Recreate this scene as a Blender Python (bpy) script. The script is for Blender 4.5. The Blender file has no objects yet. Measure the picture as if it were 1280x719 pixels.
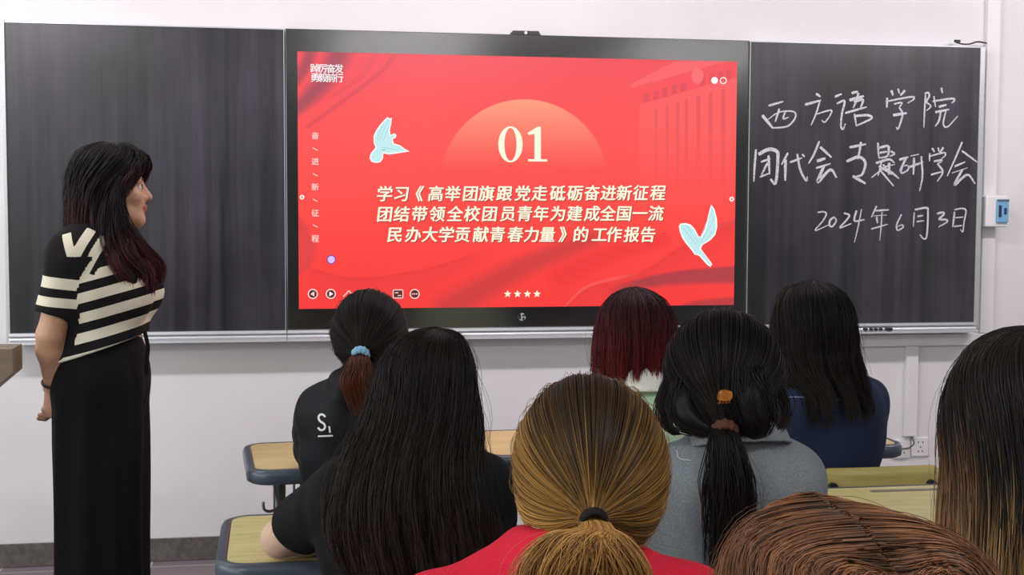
import bpy, bmesh, math
import numpy as np
from mathutils import Matrix, Vector
from mathutils.bvhtree import BVHTree

S = bpy.context.scene
COL = S.collection
PI = math.pi

# ------------------------------------------------------------------ camera
YAW, PIT, ROL = 0.1665408, -0.0597772, 0.0033854
FO = 1615.286                                   # focal length in pixels of the 1280 wide frame
CAM = np.array([0.0, -5.4513, 1.48216])
_f = np.array([math.sin(YAW)*math.cos(PIT), math.cos(YAW)*math.cos(PIT), math.sin(PIT)])
_r = np.cross(_f, [0, 0, 1]); _r /= np.linalg.norm(_r)
_u = np.cross(_r, _f)
_r, _u = _r*math.cos(ROL)+_u*math.sin(ROL), _u*math.cos(ROL)-_r*math.sin(ROL)
cd = bpy.data.cameras.new('camera'); cam = bpy.data.objects.new('camera', cd); COL.objects.link(cam)
cd.sensor_width = 36; cd.lens = FO*36/1280; cd.clip_start = 0.05
cam.matrix_world = Matrix(((_r[0], _u[0], -_f[0], CAM[0]), (_r[1], _u[1], -_f[1], CAM[1]),
                           (_r[2], _u[2], -_f[2], CAM[2]), (0, 0, 0, 1)))
S.camera = cam

def at(x, y, Y):
    """point on the plane at depth Y (metres) seen at a measured photo position"""
    d = _f+_r*(x-640)/FO+_u*(359.5-y)/FO
    return CAM+d*(Y-CAM[1])/d[1]
def toph(P):
    d = np.asarray(P)-CAM
    z = d@_f
    return 640+FO*(d@_r)/z, 359.5-FO*(d@_u)/z

# ------------------------------------------------------------------ world, lights, exposure
w = bpy.data.worlds.new('world'); S.world = w; w.use_nodes = True
w.node_tree.nodes['Background'].inputs[0].default_value = (0.9, 0.95, 1, 1)
w.node_tree.nodes['Background'].inputs[1].default_value = 0.3
S.view_settings.view_transform = 'Standard'; S.view_settings.look = 'None'
S.view_settings.exposure = 0.13; S.view_settings.gamma = 1.0
S.view_settings.use_curve_mapping = False

def area(name, loc, sx, sy, power, col, rot=(0, 0, 0)):
    l = bpy.data.lights.new(name, 'AREA'); l.shape = 'RECTANGLE'; l.size = sx; l.size_y = sy
    l.energy = power; l.color = col
    o = bpy.data.objects.new(name, l); COL.objects.link(o); o.location = loc; o.rotation_euler = rot
    return o
LC, LA, LW = (1.0, 0.93, 0.975), (1.0, 0.975, 0.965), (0.93, 1.0, 0.95)
for x in (-1.6, 0.9, 3.4):                                     # tilted tube lights in front of the board
    area('board_light', (x, -1.62, 2.84), 1.25, 0.12, 22, LC, (math.radians(48), 0, 0))
for yy, pw in ((-5.2, 27), (-7.6, 14)):
    for x in (-1.6, 0.9, 3.4):
        area('ceiling_light', (x, yy, 2.86), 1.2, 0.3, pw, LA)
area('side_fill', (-3.36, -4.2, 1.75), 1.5, 6.0, 82, LW, (0, math.radians(-90), 0))  # added fill from the left to lift ambient light; no window built

# ------------------------------------------------------------------ helpers
def srgb(r, g, b):
    f = lambda c: (c/12.92 if c <= .04045 else ((c+.055)/1.055)**2.4)
    return (f(r/255), f(g/255), f(b/255))
def lin(a):
    a = np.asarray(a, float)/255
    return np.where(a <= .04045, a/12.92, ((a+.055)/1.055)**2.4)

class NT:
    def __init__(s, name):
        s.m = bpy.data.materials.new(name); s.m.use_nodes = True
        s.t = s.m.node_tree; s.b = s.t.nodes['Principled BSDF']
    def n(s, ty, **kw):
        o = s.t.nodes.new(ty)
        for k, v in kw.items():
            if k in o.inputs: o.inputs[k].default_value = v
            else: setattr(o, k, v)
        return o
    def l(s, a, b): s.t.links.new(a, b)
    def coord(s, scale=(1, 1, 1), rot=(0, 0, 0)):
        c = s.n('ShaderNodeTexCoord'); mp = s.n('ShaderNodeMapping')
        mp.inputs['Scale'].default_value = scale; mp.inputs['Rotation'].default_value = rot
        s.l(c.outputs['Object'], mp.inputs[0]); return mp.outputs[0]
    def ramp(s, fac, stops):
        r = s.n('ShaderNodeValToRGB'); e = r.color_ramp.elements
        while len(e) < len(stops): e.new(0.5)
        for i, (p, c) in enumerate(stops): e[i].position = p; e[i].color = (*c, 1)
        s.l(fac, r.inputs[0]); return r.outputs[0]
    def bump(s, h, strength=.2, dist=.01):
        b = s.n('ShaderNodeBump', Strength=strength, Distance=dist)
        s.l(h, b.inputs['Height']); s.l(b.outputs[0], s.b.inputs['Normal'])

def mat(name, col, rough=.5, metal=0, noise=0, nscale=30, bump=0, coat=0, spec=None, stretch=(1, 1, 1)):
    k = NT(name); k.b.inputs['Base Color'].default_value = (*col, 1)
    k.b.inputs['Roughness'].default_value = rough; k.b.inputs['Metallic'].default_value = metal
    if spec is not None: k.b.inputs['Specular IOR Level'].default_value = spec
    if coat: k.b.inputs['Coat Weight'].default_value = coat; k.b.inputs['Coat Roughness'].default_value = .15
    if noise or bump:
        nz = k.n('ShaderNodeTexNoise', Scale=nscale, Detail=4.0); k.l(k.coord(stretch), nz.inputs['Vector'])
        if noise:
            c = np.array(col)
            k.l(k.ramp(nz.outputs[0], [(.3, tuple(c*(1-noise))), (.7, tuple(np.minimum(c*(1+noise), 1)))]), k.b.inputs['Base Color'])
        if bump: k.bump(nz.outputs[0], bump)
    return k.m
def attrmat(name, attr, rough=.5, spec=.5, bump=0, nscale=200, aniso=0):
    k = NT(name); a = k.n('ShaderNodeAttribute', attribute_name=attr)
    k.l(a.outputs['Color'], k.b.inputs['Base Color']); k.b.inputs['Roughness'].default_value = rough
    k.b.inputs['Specular IOR Level'].default_value = spec
    if bump:
        nz = k.n('ShaderNodeTexNoise', Scale=nscale, Detail=3.0); k.l(k.coord(), nz.inputs['Vector']); k.bump(nz.outputs[0], bump, .004)
    return k.m
def glow(name, col, strength=1.0):
    k = NT(name); k.b.inputs['Base Color'].default_value = (.01, .01, .01, 1); k.b.inputs['Roughness'].default_value = .3
    k.b.inputs['Emission Color'].default_value = (*col, 1); k.b.inputs['Emission Strength'].default_value = strength
    return k.m

def thing(name, label, cat, loc=(0, 0, 0), group=None, rz=0):
    o = bpy.data.objects.new(name, None); COL.objects.link(o); o.location = loc; o.rotation_euler = (0, 0, rz)
    o.empty_display_size = .1; o['label'] = label; o['category'] = cat
    if group: o['group'] = group
    return o
def tag(o, label, cat, group=None):
    o['label'] = label; o['category'] = cat
    if group: o['group'] = group
    return o
def base_of(parent):
    v = np.zeros(3); p = parent
    while p is not None:
        v += np.array(p.location); p = p.parent
    return v
def link(name, me, m, parent=None, world=True):
    """world=True: vertices are given in world coordinates, shifted under an unrotated parent"""
    o = bpy.data.objects.new(name, me); COL.objects.link(o)
    if m is not None: me.materials.clear(); me.materials.append(m)
    if parent is not None:
        o.parent = parent
        if world:
            b = base_of(parent); me.transform(Matrix.Translation(Vector(-b)))
    return o
def struct(o): o['kind'] = 'structure'; return o

def np_mesh(name, v, quads, smooth=True, attrs=None, k=4):
    v = np.ascontiguousarray(v, np.float32); f = np.ascontiguousarray(quads, np.int32)
    me = bpy.data.meshes.new(name)
    me.vertices.add(len(v)); me.vertices.foreach_set('co', v.ravel())
    me.loops.add(f.size); me.loops.foreach_set('vertex_index', f.ravel())
    me.polygons.add(len(f)); me.polygons.foreach_set('loop_start', np.arange(0, f.size, k, dtype=np.int32))
    me.polygons.foreach_set('loop_total', np.full(len(f), k, np.int32))
    if smooth: me.polygons.foreach_set('use_smooth', np.ones(len(f), bool))
    for nm, a in (attrs or {}).items():
        if a.ndim == 2:
            at_ = me.attributes.new(nm, 'FLOAT_COLOR', 'POINT')
            at_.data.foreach_set('color', np.concatenate([a, np.ones((len(a), 1))], 1).astype(np.float32).ravel())
        else:
            at_ = me.attributes.new(nm, 'FLOAT', 'POINT'); at_.data.foreach_set('value', a.astype(np.float32))
    me.update(); me.validate(); return me

class MB:
    """collects boxes, tubes, prisms into one mesh"""
    def __init__(s): s.bm = bmesh.new()
    def box(s, lo, hi, bev=0, seg=2):
        lo, hi = np.array(lo, float), np.array(hi, float)
        t = bmesh.ops.create_cube(s.bm, size=1, matrix=Matrix.Translation(Vector((lo+hi)/2)) @ Matrix.Diagonal((*(hi-lo), 1)))
        if bev:
            ed = list({e for v in t['verts'] for e in v.link_edges})
            bmesh.ops.bevel(s.bm, geom=ed, offset=bev, segments=seg, affect='EDGES', profile=.5)
        return s
    def tube(s, pts, r, n=10, cap=True, rs=None):
        pts = [Vector(p) for p in pts]; rings = []; prev = None
        for i, p in enumerate(pts):
            t = (pts[min(i+1, len(pts)-1)]-pts[max(i-1, 0)]).normalized()
            if prev is None:
                a = t.orthogonal().normalized()
            else:
                a = (prev-t*prev.dot(t)).normalized()
            prev = a; b = t.cross(a); rr = rs[i] if rs else r
            rings.append([s.bm.verts.new(p+(a*math.cos(2*PI*k/n)+b*math.sin(2*PI*k/n))*rr) for k in range(n)])
        for i in range(len(rings)-1):
            for k in range(n):
                f = s.bm.faces.new((rings[i][k], rings[i][(k+1) % n], rings[i+1][(k+1) % n], rings[i+1][k])); f.smooth = True
        if cap:
            s.bm.faces.new(rings[0][::-1]); s.bm.faces.new(rings[-1])
        return s
    def prism(s, poly, z0, z1, bev=0, axis='z'):
        f = {'z': lambda x, y, z: (x, y, z), 'x': lambda x, y, z: (z, x, y), 'y': lambda x, y, z: (x, z, y)}[axis]
        a = [s.bm.verts.new(f(x, y, z0)) for x, y in poly]; b = [s.bm.verts.new(f(x, y, z1)) for x, y in poly]
        n = len(poly); fs = [s.bm.faces.new(a[::-1]), s.bm.faces.new(b)]
        for i in range(n): fs.append(s.bm.faces.new((a[i], a[(i+1) % n], b[(i+1) % n], b[i])))
        if bev:
            ed = list({e for fc in fs[:2] for e in fc.edges})
            bmesh.ops.bevel(s.bm, geom=ed, offset=bev, segments=3, affect='EDGES', profile=.5)
        return s
    def lathe(s, prof, c, n=24, axis='z'):
        rings = []
        for r, h in prof:
            ring = []
            for k in range(n):
                a, b = r*math.cos(2*PI*k/n), r*math.sin(2*PI*k/n)
                p = (c[0]+a, c[1]+b, c[2]+h) if axis == 'z' else (c[0]+a, c[1]+h, c[2]+b)
                ring.append(s.bm.verts.new(p))
            rings.append(ring)
        for i in range(len(rings)-1):
            for k in range(n):
                f = s.bm.faces.new((rings[i][k], rings[i][(k+1) % n], rings[i+1][(k+1) % n], rings[i+1][k])); f.smooth = True
        s.bm.faces.new(rings[0][::-1]); s.bm.faces.new(rings[-1])
        return s
    def build(s, name, m, parent=None, world=True, smooth=False):
        bmesh.ops.recalc_face_normals(s.bm, faces=s.bm.faces)
        me = bpy.data.meshes.new(name); s.bm.to_mesh(me); s.bm.free()
        if smooth:
            for p in me.polygons: p.use_smooth = True
        return link(name, me, m, parent, world)

def rrect(cx, cy, w, h, r, n=8):
    out = []
    for k, (sx, sy) in enumerate(((1, 1), (-1, 1), (-1, -1), (1, -1))):
        for i in range(n+1):
            a = PI/2*k+PI/2*i/n
            out.append((cx+sx*(w/2-r)+r*math.cos(a), cy+sy*(h/2-r)+r*math.sin(a)))
    return out
def smooth_path(pts, n=24, closed=False):
    """Catmull-Rom through points (any dimension)"""
    p = np.array(pts, float)
    if len(p) < 3: return np.array([p[0]+(p[-1]-p[0])*t for t in np.linspace(0, 1, n)])
    q = np.vstack([2*p[0]-p[1], p, 2*p[-1]-p[-2]]); out = []
    for t in np.linspace(0, len(p)-1, n):
        i = min(int(t), len(p)-2); f = t-i; a, b, c, d = q[i:i+4]
        out.append(.5*(2*b+(c-a)*f+(2*a-5*b+4*c-d)*f*f+(3*b-a-3*c+d)*f**3))
    return np.array(out)

# ------------------------------------------------------------------ materials
def wall_mat():
    k = NT('white_plaster'); nz = k.n('ShaderNodeTexNoise', Scale=3.0, Detail=6.0); k.l(k.coord(), nz.inputs['Vector'])
    k.l(k.ramp(nz.outputs[0], [(.3, (.76, .75, .755)), (.7, (.80, .79, .795))]), k.b.inputs['Base Color'])
    n2 = k.n('ShaderNodeTexNoise', Scale=120.0, Detail=3.0); k.l(k.coord(), n2.inputs['Vector'])
    k.bump(n2.outputs[0], .06, .004); k.b.inputs['Roughness'].default_value = .75; return k.m
def floor_mat():
    k = NT('speckled_floor_tile'); v = k.n('ShaderNodeTexNoise', Scale=160.0, Detail=3.0); k.l(k.coord(), v.inputs['Vector'])
    c = k.ramp(v.outputs[0], [(.3, srgb(92, 84, 90)), (.55, srgb(128, 118, 124)), (.75, srgb(158, 150, 154))])
    b = k.n('ShaderNodeTexBrick', Scale=1.0); k.l(k.coord(), b.inputs['Vector']); b.offset = 0
    b.inputs['Mortar Size'].default_value = .004; b.inputs['Brick Width'].default_value = .6; b.inputs['Row Height'].default_value = .6
    mx = k.n('ShaderNodeMix', data_type='RGBA'); k.l(b.outputs['Fac'], mx.inputs[0]); k.l(c, mx.inputs[6])
    mx.inputs[7].default_value = (*srgb(185, 180, 182), 1); k.l(mx.outputs[2], k.b.inputs['Base Color'])
    k.b.inputs['Roughness'].default_value = .5; return k.m
def board_mat(name, dust):
    k = NT(name); k.b.inputs['Roughness'].default_value = .36
    s1 = k.n('ShaderNodeTexNoise', Scale=1.0, Detail=5.0, Roughness=.65); k.l(k.coord((16, 16, .55), (0, .03, 0)), s1.inputs['Vector'])
    s2 = k.n('ShaderNodeTexNoise', Scale=1.0, Detail=4.0); k.l(k.coord((1.6, 1, 1.3)), s2.inputs['Vector'])
    mu = k.n('ShaderNodeMath', operation='MULTIPLY'); k.l(s1.outputs[0], mu.inputs[0]); k.l(s2.outputs[0], mu.inputs[1])
    c = np.array(srgb(12, 13, 18)); d = np.array(srgb(100, 94, 116))
    k.l(k.ramp(mu.outputs[0], [(.16, tuple(c)), (.46, tuple(c+(d-c)*dust))]), k.b.inputs['Base Color'])
    k.b.inputs['Specular IOR Level'].default_value = .6; k.b.inputs['Coat Weight'].default_value = .4; k.b.inputs['Coat IOR'].default_value = 1.7; k.b.inputs['Coat Roughness'].default_value = .22; k.l(k.ramp(mu.outputs[0], [(.1, (.32,)*3), (.5, (.44,)*3)]), k.b.inputs['Roughness'])
    return k.m
def wood_mat(name, a, b, sc=1.0):
    k = NT(name); nz = k.n('ShaderNodeTexNoise', Scale=6*sc, Detail=5.0, Distortion=.6); k.l(k.coord((1, 9, 9)), nz.inputs['Vector'])
    k.l(k.ramp(nz.outputs[0], [(.3, a), (.7, b)]), k.b.inputs['Base Color']); k.b.inputs['Roughness'].default_value = .42; return k.m
def chalk_mat():
    k = NT('white_chalk'); nz = k.n('ShaderNodeTexNoise', Scale=260.0, Detail=3.0); k.l(k.coord(), nz.inputs['Vector'])
    k.l(k.ramp(nz.outputs[0], [(.30, srgb(138, 136, 146)), (.56, srgb(228, 224, 232))]), k.b.inputs['Base Color'])
    k.b.inputs['Roughness'].default_value = .9; return k.m
M = {
    'wall': wall_mat(), 'floor': floor_mat(), 'board': board_mat('slate_blackboard', .42),
    'ceil': mat('ceiling_paint', (.8, .8, .8), .8, noise=.03, nscale=8),
    'skirt': mat('grey_stone_skirting', srgb(98, 94, 90), .45, noise=.3, nscale=45),
    'alu': mat('brushed_aluminium', srgb(205, 208, 212), .42, .65, noise=.05, nscale=60, stretch=(.05, 1, 8)),
    'pvc': mat('white_pvc', srgb(232, 231, 230), .45, noise=.02, nscale=10),
    'bezel': mat('glossy_black_glass', (.004, .004, .005), .2, noise=.05, nscale=5, spec=.5),
    'black': mat('black_plastic', (.012, .012, .013), .45, noise=.1, nscale=50),
    'wood': wood_mat('pale_desk_wood', srgb(196, 178, 124), srgb(214, 198, 146)),
    'ywood': wood_mat('yellow_plywood', srgb(180, 162, 92), srgb(198, 182, 112)),
    'ydesk': wood_mat('yellowish_desk_wood', srgb(192, 180, 120), srgb(214, 204, 146)),
    'rim': mat('blue_grey_rubber', srgb(70, 80, 92), .3, noise=.08, nscale=30),
    'steel': mat('chrome_steel', srgb(150, 156, 160), .22, .9, noise=.05, nscale=20),
    'dsteel': mat('grey_painted_steel', srgb(80, 90, 98), .35, .4, noise=.05, nscale=20),
    'lect': mat('taupe_laminate', srgb(128, 112, 96), .5, noise=.12, nscale=14, stretch=(1, 1, 5)),
    'chalk': chalk_mat(),
}
def skin_mat(name, c):
    k = NT(name); a = k.n('ShaderNodeAttribute', attribute_name='tint')
    nz = k.n('ShaderNodeTexNoise', Scale=90.0, Detail=3.0); k.l(k.coord(), nz.inputs['Vector'])
    r = k.ramp(nz.outputs[0], [(.3, tuple(np.array(c)*.93)), (.7, tuple(np.array(c)*1.05))])
    mx = k.n('ShaderNodeMix', data_type='RGBA'); k.l(a.outputs['Fac'], mx.inputs[0]); k.l(r, mx.inputs[6])
    mx.inputs[7].default_value = (*srgb(150, 72, 70), 1); k.l(mx.outputs[2], k.b.inputs['Base Color'])
    k.b.inputs['Roughness'].default_value = .5; k.b.inputs['Subsurface Weight'].default_value = .08
    k.b.inputs['Subsurface Radius'].default_value = (.01, .004, .002); return k.m
SKIN_T = skin_mat('tan_skin', srgb(196, 150, 122)); SKIN = skin_mat('light_skin', srgb(212, 178, 154))
HAIR = attrmat('hair_strands', 'Col', rough=.5, spec=.22)
def cloth(name, c, rough=.85, nscale=350, bump=.25, noise=.12): return mat(name, c, rough, noise=noise, nscale=nscale, bump=bump, spec=.25)

M['bezel'].node_tree.nodes['Principled BSDF'].inputs['Coat Weight'].default_value = 1.0
M['bezel'].node_tree.nodes['Principled BSDF'].inputs['Coat IOR'].default_value = 2.1
M['bezel'].node_tree.nodes['Principled BSDF'].inputs['Coat Roughness'].default_value = .17
# ------------------------------------------------------------------ room
XL, XR, YB, ZC, WY = -3.4, 5.6, -9.6, 2.9, 0.09
def slab(name, lo, hi, m): return struct(MB().box(lo, hi).build(name, m))
slab('floor', (XL, YB, -.1), (XR, WY+.1, 0), M['floor'])
slab('ceiling', (XL, YB, ZC), (XR, WY+.1, ZC+.1), M['ceil'])
slab('wall_front', (XL, WY, 0), (XR, WY+.12, ZC), M['wall'])
slab('wall_back', (XL, YB-.12, 0), (XR, YB, ZC), mat('reflection_dimming_dark', (.10, .12, .11), .8, noise=.05, nscale=6))  # unseen wall, coloured dark to dim its reflection in board and bezel
slab('wall_left', (XL-.12, YB, 0), (XL, WY+.12, ZC), M['wall'])
slab('wall_right', (XR, YB, 0), (XR+.12, WY+.12, ZC), M['wall'])
b = MB()
x = XL
for x0 in np.arange(-3.4, 5.6, .8):                             # skirting tiles with fine joints
    off = 0.14
    b.box((max(XL, x0+off-.8+.0015), WY-.012, .001), (min(XR, x0+off-.0015), WY-.0005, .098), .002)
struct(b.build('baseboard_front', M['skirt']))

# ------------------------------------------------------------------ board wall: two blackboards and the interactive display
ZB, ZT = .979, 2.226
def tray(x0, x1, parent):
    prof = [(.0, .979), (-.014, .979), (-.016, .968), (-.004, .964), (-.012, .952), (-.024, .947), (-.032, .943), (-.033, .935), (.086, .935), (.086, .979)]
    return MB().prism(prof, x0, x1, axis='x').build('chalk_tray', M['alu'], parent)
def blackboard(x0, x1, label, edge):
    t = thing('blackboard', label, 'blackboard', ((x0+x1)/2, .04, ZB))
    MB().box((x0+.004, .004, ZB), (x1-.004, .086, ZT-.006)).build('writing_surface', M['board'], t)
    fr = MB().box((x0, .0, ZT-.006), (x1, .086, ZT), .001)
    if edge == 'l': fr.box((x0-.012, -.004, ZB-.04), (x0+.004, .086, ZT+.004), .002); fr.box((x1-.005, -.001, ZB), (x1-.002, .086, ZT-.006))
    else: fr.box((x1-.004, -.001, ZB-.03), (x1+.02, .086, ZT), .002); fr.box((x0+.002, -.001, ZB), (x0+.005, .086, ZT-.006))
    fr.build('frame', M['alu'], t)
    tray(x0, x1, t); return t
bl = blackboard(-1.137, -.036, 'large dark blackboard with dusty streaks behind the standing woman', 'l')
br = blackboard(1.966, 3.060, 'dark blackboard with white chalk handwriting right of the red screen', 'r')

def ribbon(pts, w, off=-.002, jitter=None):
    """flat stroke in the X-Z plane from plane points with half-widths"""
    p = np.array(pts); n = len(p); t = np.gradient(p, axis=0); t /= np.maximum(np.linalg.norm(t, axis=1), 1e-6)[:, None]
    nn = np.stack([-t[:, 1], t[:, 0]], 1)*np.asarray(w)[:, None]
    a, c = p+nn, p-nn
    v = np.concatenate([np.stack([a[:, 0], np.full(n, off), a[:, 1]], 1), np.stack([c[:, 0], np.full(n, off), c[:, 1]], 1)])
    f = [(i, i+1, n+i+1, n+i) for i in range(n-1)]
    return v, np.array(f)
def join(parts):
    vs, fs, o = [], [], 0
    for v, f in parts: vs.append(v); fs.append(f+o); o += len(v)
    return np.concatenate(vs), np.concatenate(fs)
rng = np.random.default_rng(4)
def chalk_line(name, strokes, ox, oy, sc, width, parent):
    out = []
    for s in strokes:
        q = [at(ox+a/sc, oy+b/sc, 0) for a, b in s]
        p = smooth_path([(v[0], v[2]) for v in q], max(8, 7*len(s)))
        n = len(p); tt = np.linspace(0, 1, n)
        wd = width*(.75+.35*np.sin(tt*PI)**.5+.18*rng.standard_normal(1))*(1-.35*tt)
        out.append(ribbon(p, np.maximum(wd, width*.35), off=.0015+rng.random()*.002))
    return out
A1 = [[(100,178),(190,152)],[(62,235),(95,275),(125,312)],[(122,312),(215,300),(262,245),(245,212),(160,218),(95,262)],[(165,195),(140,275)],[(205,205),(188,255),(222,246)],
 [(385,105),(412,124)],[(318,172),(415,145)],[(408,150),(385,225),(355,295)],[(390,228),(470,205),(475,225),(440,275),(418,265)],
 [(497,125),(540,107)],[(510,165),(556,150),(540,230),(535,300),(548,318),(562,285)],[(598,103),(636,92)],[(585,145),(672,120)],[(640,100),(628,145),(608,192)],[(612,155),(665,142),(652,190)],[(560,222),(690,185)],[(615,225),(627,302)],[(612,240),(695,235),(716,255),(630,297)]]
A2 = [[(165,85),(176,117)],[(205,75),(213,105)],[(247,85),(220,117)],[(140,130),(138,190)],[(135,152),(285,125),(298,140),(262,162)],[(180,168),(228,160),(212,190)],[(212,188),(232,225),(220,280),(204,318),(194,306)],[(175,235),(258,222)],
 [(365,104),(387,100),(392,122),(376,155),(402,180),(376,208)],[(370,110),(364,210),(360,310)],[(465,70),(471,103)],[(420,120),(430,185)],[(412,152),(530,135),(541,150),(525,162)],[(450,185),(497,172)],[(428,217),(512,200)],[(462,215),(450,270),(428,302)],[(492,208),(476,285),(502,304),(563,240)]]
B1 = [[(25,440),(17,540),(12,635)],[(40,470),(100,440),(150,452),(156,500),(143,640),(112,618)],[(55,515),(112,495)],[(100,475),(107,590)],[(95,520),(58,592)],[(48,606),(107,582)],
 [(217,460),(178,532)],[(202,500),(200,628)],[(228,518),(302,490)],[(272,465),(290,560),(325,627),(333,602)],[(300,468),(318,485)],
 [(405,390),(372,470),(340,525)],[(410,425),(478,488)],[(390,510),(442,493)],[(385,552),(472,525)],[(432,540),(395,635),(470,562),(508,610)],
 [(585,428),(685,408)],[(655,395),(648,440),(635,500)],[(568,512),(640,485),(680,520),(662,588),(628,602)],[(605,600),(682,645)]]
B2 = [[(85,400),(90,490)],[(85,432),(142,420),(150,442),(140,480),(90,492)],[(95,460),(140,453)],[(162,450),(184,466),(155,482)],[(72,522),(150,500),(184,520)],[(110,502),(85,600)],[(45,610),(130,545),(188,530)],[(95,560),(180,660)],[(152,520),(150,592)],[(160,570),(212,615)],[(90,540),(172,590)],[(115,530),(150,570)],
 [(213,502),(268,485)],[(255,490),(215,572)],[(232,540),(226,582),(266,562),(263,536),(230,542)],[(280,480),(332,468)],[(272,547),(357,515)],[(302,490),(298,592)],[(345,480),(352,600),(335,690)],
 [(410,432),(425,455)],[(445,428),(451,455)],[(477,428),(454,462)],[(396,462),(394,512)],[(390,482),(480,460),(487,478),(465,496)],[(420,512),(468,505),(440,532)],[(445,530),(474,575),(440,632)],[(402,592),(472,572)],
 [(590,395),(550,490),(500,600)],[(588,448),(682,517)],[(545,542),(608,515)],[(528,582),(622,550)],[(592,560),(545,652),(620,592),(668,645)]]
D1 = [[(105,95),(150,90),(172,108),(145,160),(88,232),(190,190)],[(235,130),(203,152),(195,190),(216,202),(247,160),(233,130)],[(305,100),(347,118),(315,165),(275,212),(362,180)],[(402,80),(385,140),(395,162),(462,150)],[(440,70),(415,200),(385,325)],
 [(555,45),(515,132)],[(548,82),(650,75)],[(530,122),(632,115)],[(555,130),(561,178)],[(513,222),(640,185)],[(597,90),(590,200),(580,310)],
 [(745,110),(710,185),(715,230),(757,210),(750,190),(718,202)],
 [(842,95),(835,207)],[(845,75),(930,60),(946,90),(937,270),(914,296),(884,263)],[(865,125),(912,118)],[(860,166),(917,158)],
 [(1015,105),(1060,95),(1067,112),(1033,147),(1085,150),(1092,168),(1028,206)],
 [(1150,90),(1143,150),(1135,207)],[(1148,75),(1210,65),(1237,85),(1222,170),(1213,242),(1194,224)],[(1155,136),(1217,130)],[(1145,202),(1207,195)]]
for nm, lst in (('chalk_college_name', [((A1, 940, 95, 4.793, .0056), (5, 4, 9)), ((A2, 1080, 95, 4.793, .005), (8, 9))]),
                ('chalk_meeting_title', [((B1, 940, 95, 4.793, .0062), (6, 5, 5, 4)), ((B2, 1080, 95, 4.793, .0048), (12, 7, 9, 5))]),
                ('chalk_date', [((D1, 1005, 250, 6.095, .004), (1, 1, 1, 2, 6, 1, 4, 1, 4))])):
    for a, cnt in lst:
        pr = chalk_line(nm, *a, br)
        for c in cnt:
            v, f = join(pr[:c]); pr = pr[c:]; link('chalk_character', np_mesh('chalk_character', v, f, False), M['chalk'], br)
# small ports on the right tray
for i, (px, wd) in enumerate(((1082, 4), (1089, 3), (1095, 3), (1101, 3), (1111, 9))):
    p = at(px, 411, -.022); MB().box((p[0]-wd*.0015, -.0335, .9545-.005), (p[0]+wd*.0015, -.01, .9545+.005), .001).build('socket_port', M['black'], br)

# display
dx0, dx1 = -.034, 1.964
disp = thing('interactive_display', 'wide black touch screen showing a red slide with doves', 'screen', ((dx0+dx1)/2, .04, ZB))
sx0, sx1, sz0, sz1 = .015, 1.910, 1.0675, 2.1335
MB().box((dx0, 0, ZB), (dx1, .086, ZT), .003).build('bezel', M['bezel'], disp)
tray(dx0+.001, dx1-.001, disp)

def seg_soft(X, Y, poly, w0, w1=None):
    """distance falloff around a smooth curve (pixels)"""
    c = smooth_path(poly, 40); d = np.full(X.shape, 1e9); T = np.zeros(X.shape)
    for i in range(len(c)-1):
        a, bb = c[i], c[i+1]; e = bb-a; L = max(e@e, 1e-9)
        t = np.clip(((X-a[0])*e[0]+(Y-a[1])*e[1])/L, 0, 1)
        dd = np.hypot(X-a[0]-t*e[0], Y-a[1]-t*e[1]); m = dd < d
        d = np.where(m, dd, d); T = np.where(m, (i+t)/(len(c)-1), T)
    wv = w0+(w1-w0)*T if w1 is not None else w0
    return np.clip(1.3-d/wv*1.0, 0, 1)
def under(X, Y, poly):
    """signed pixels below a curve y(x)"""
    c = smooth_path(poly, 60); return Y-np.interp(X, c[:, 0], c[:, 1])
def ss(x, a, b): t = np.clip((x-a)/(b-a), 0, 1); return t*t*(3-2*t)
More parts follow.
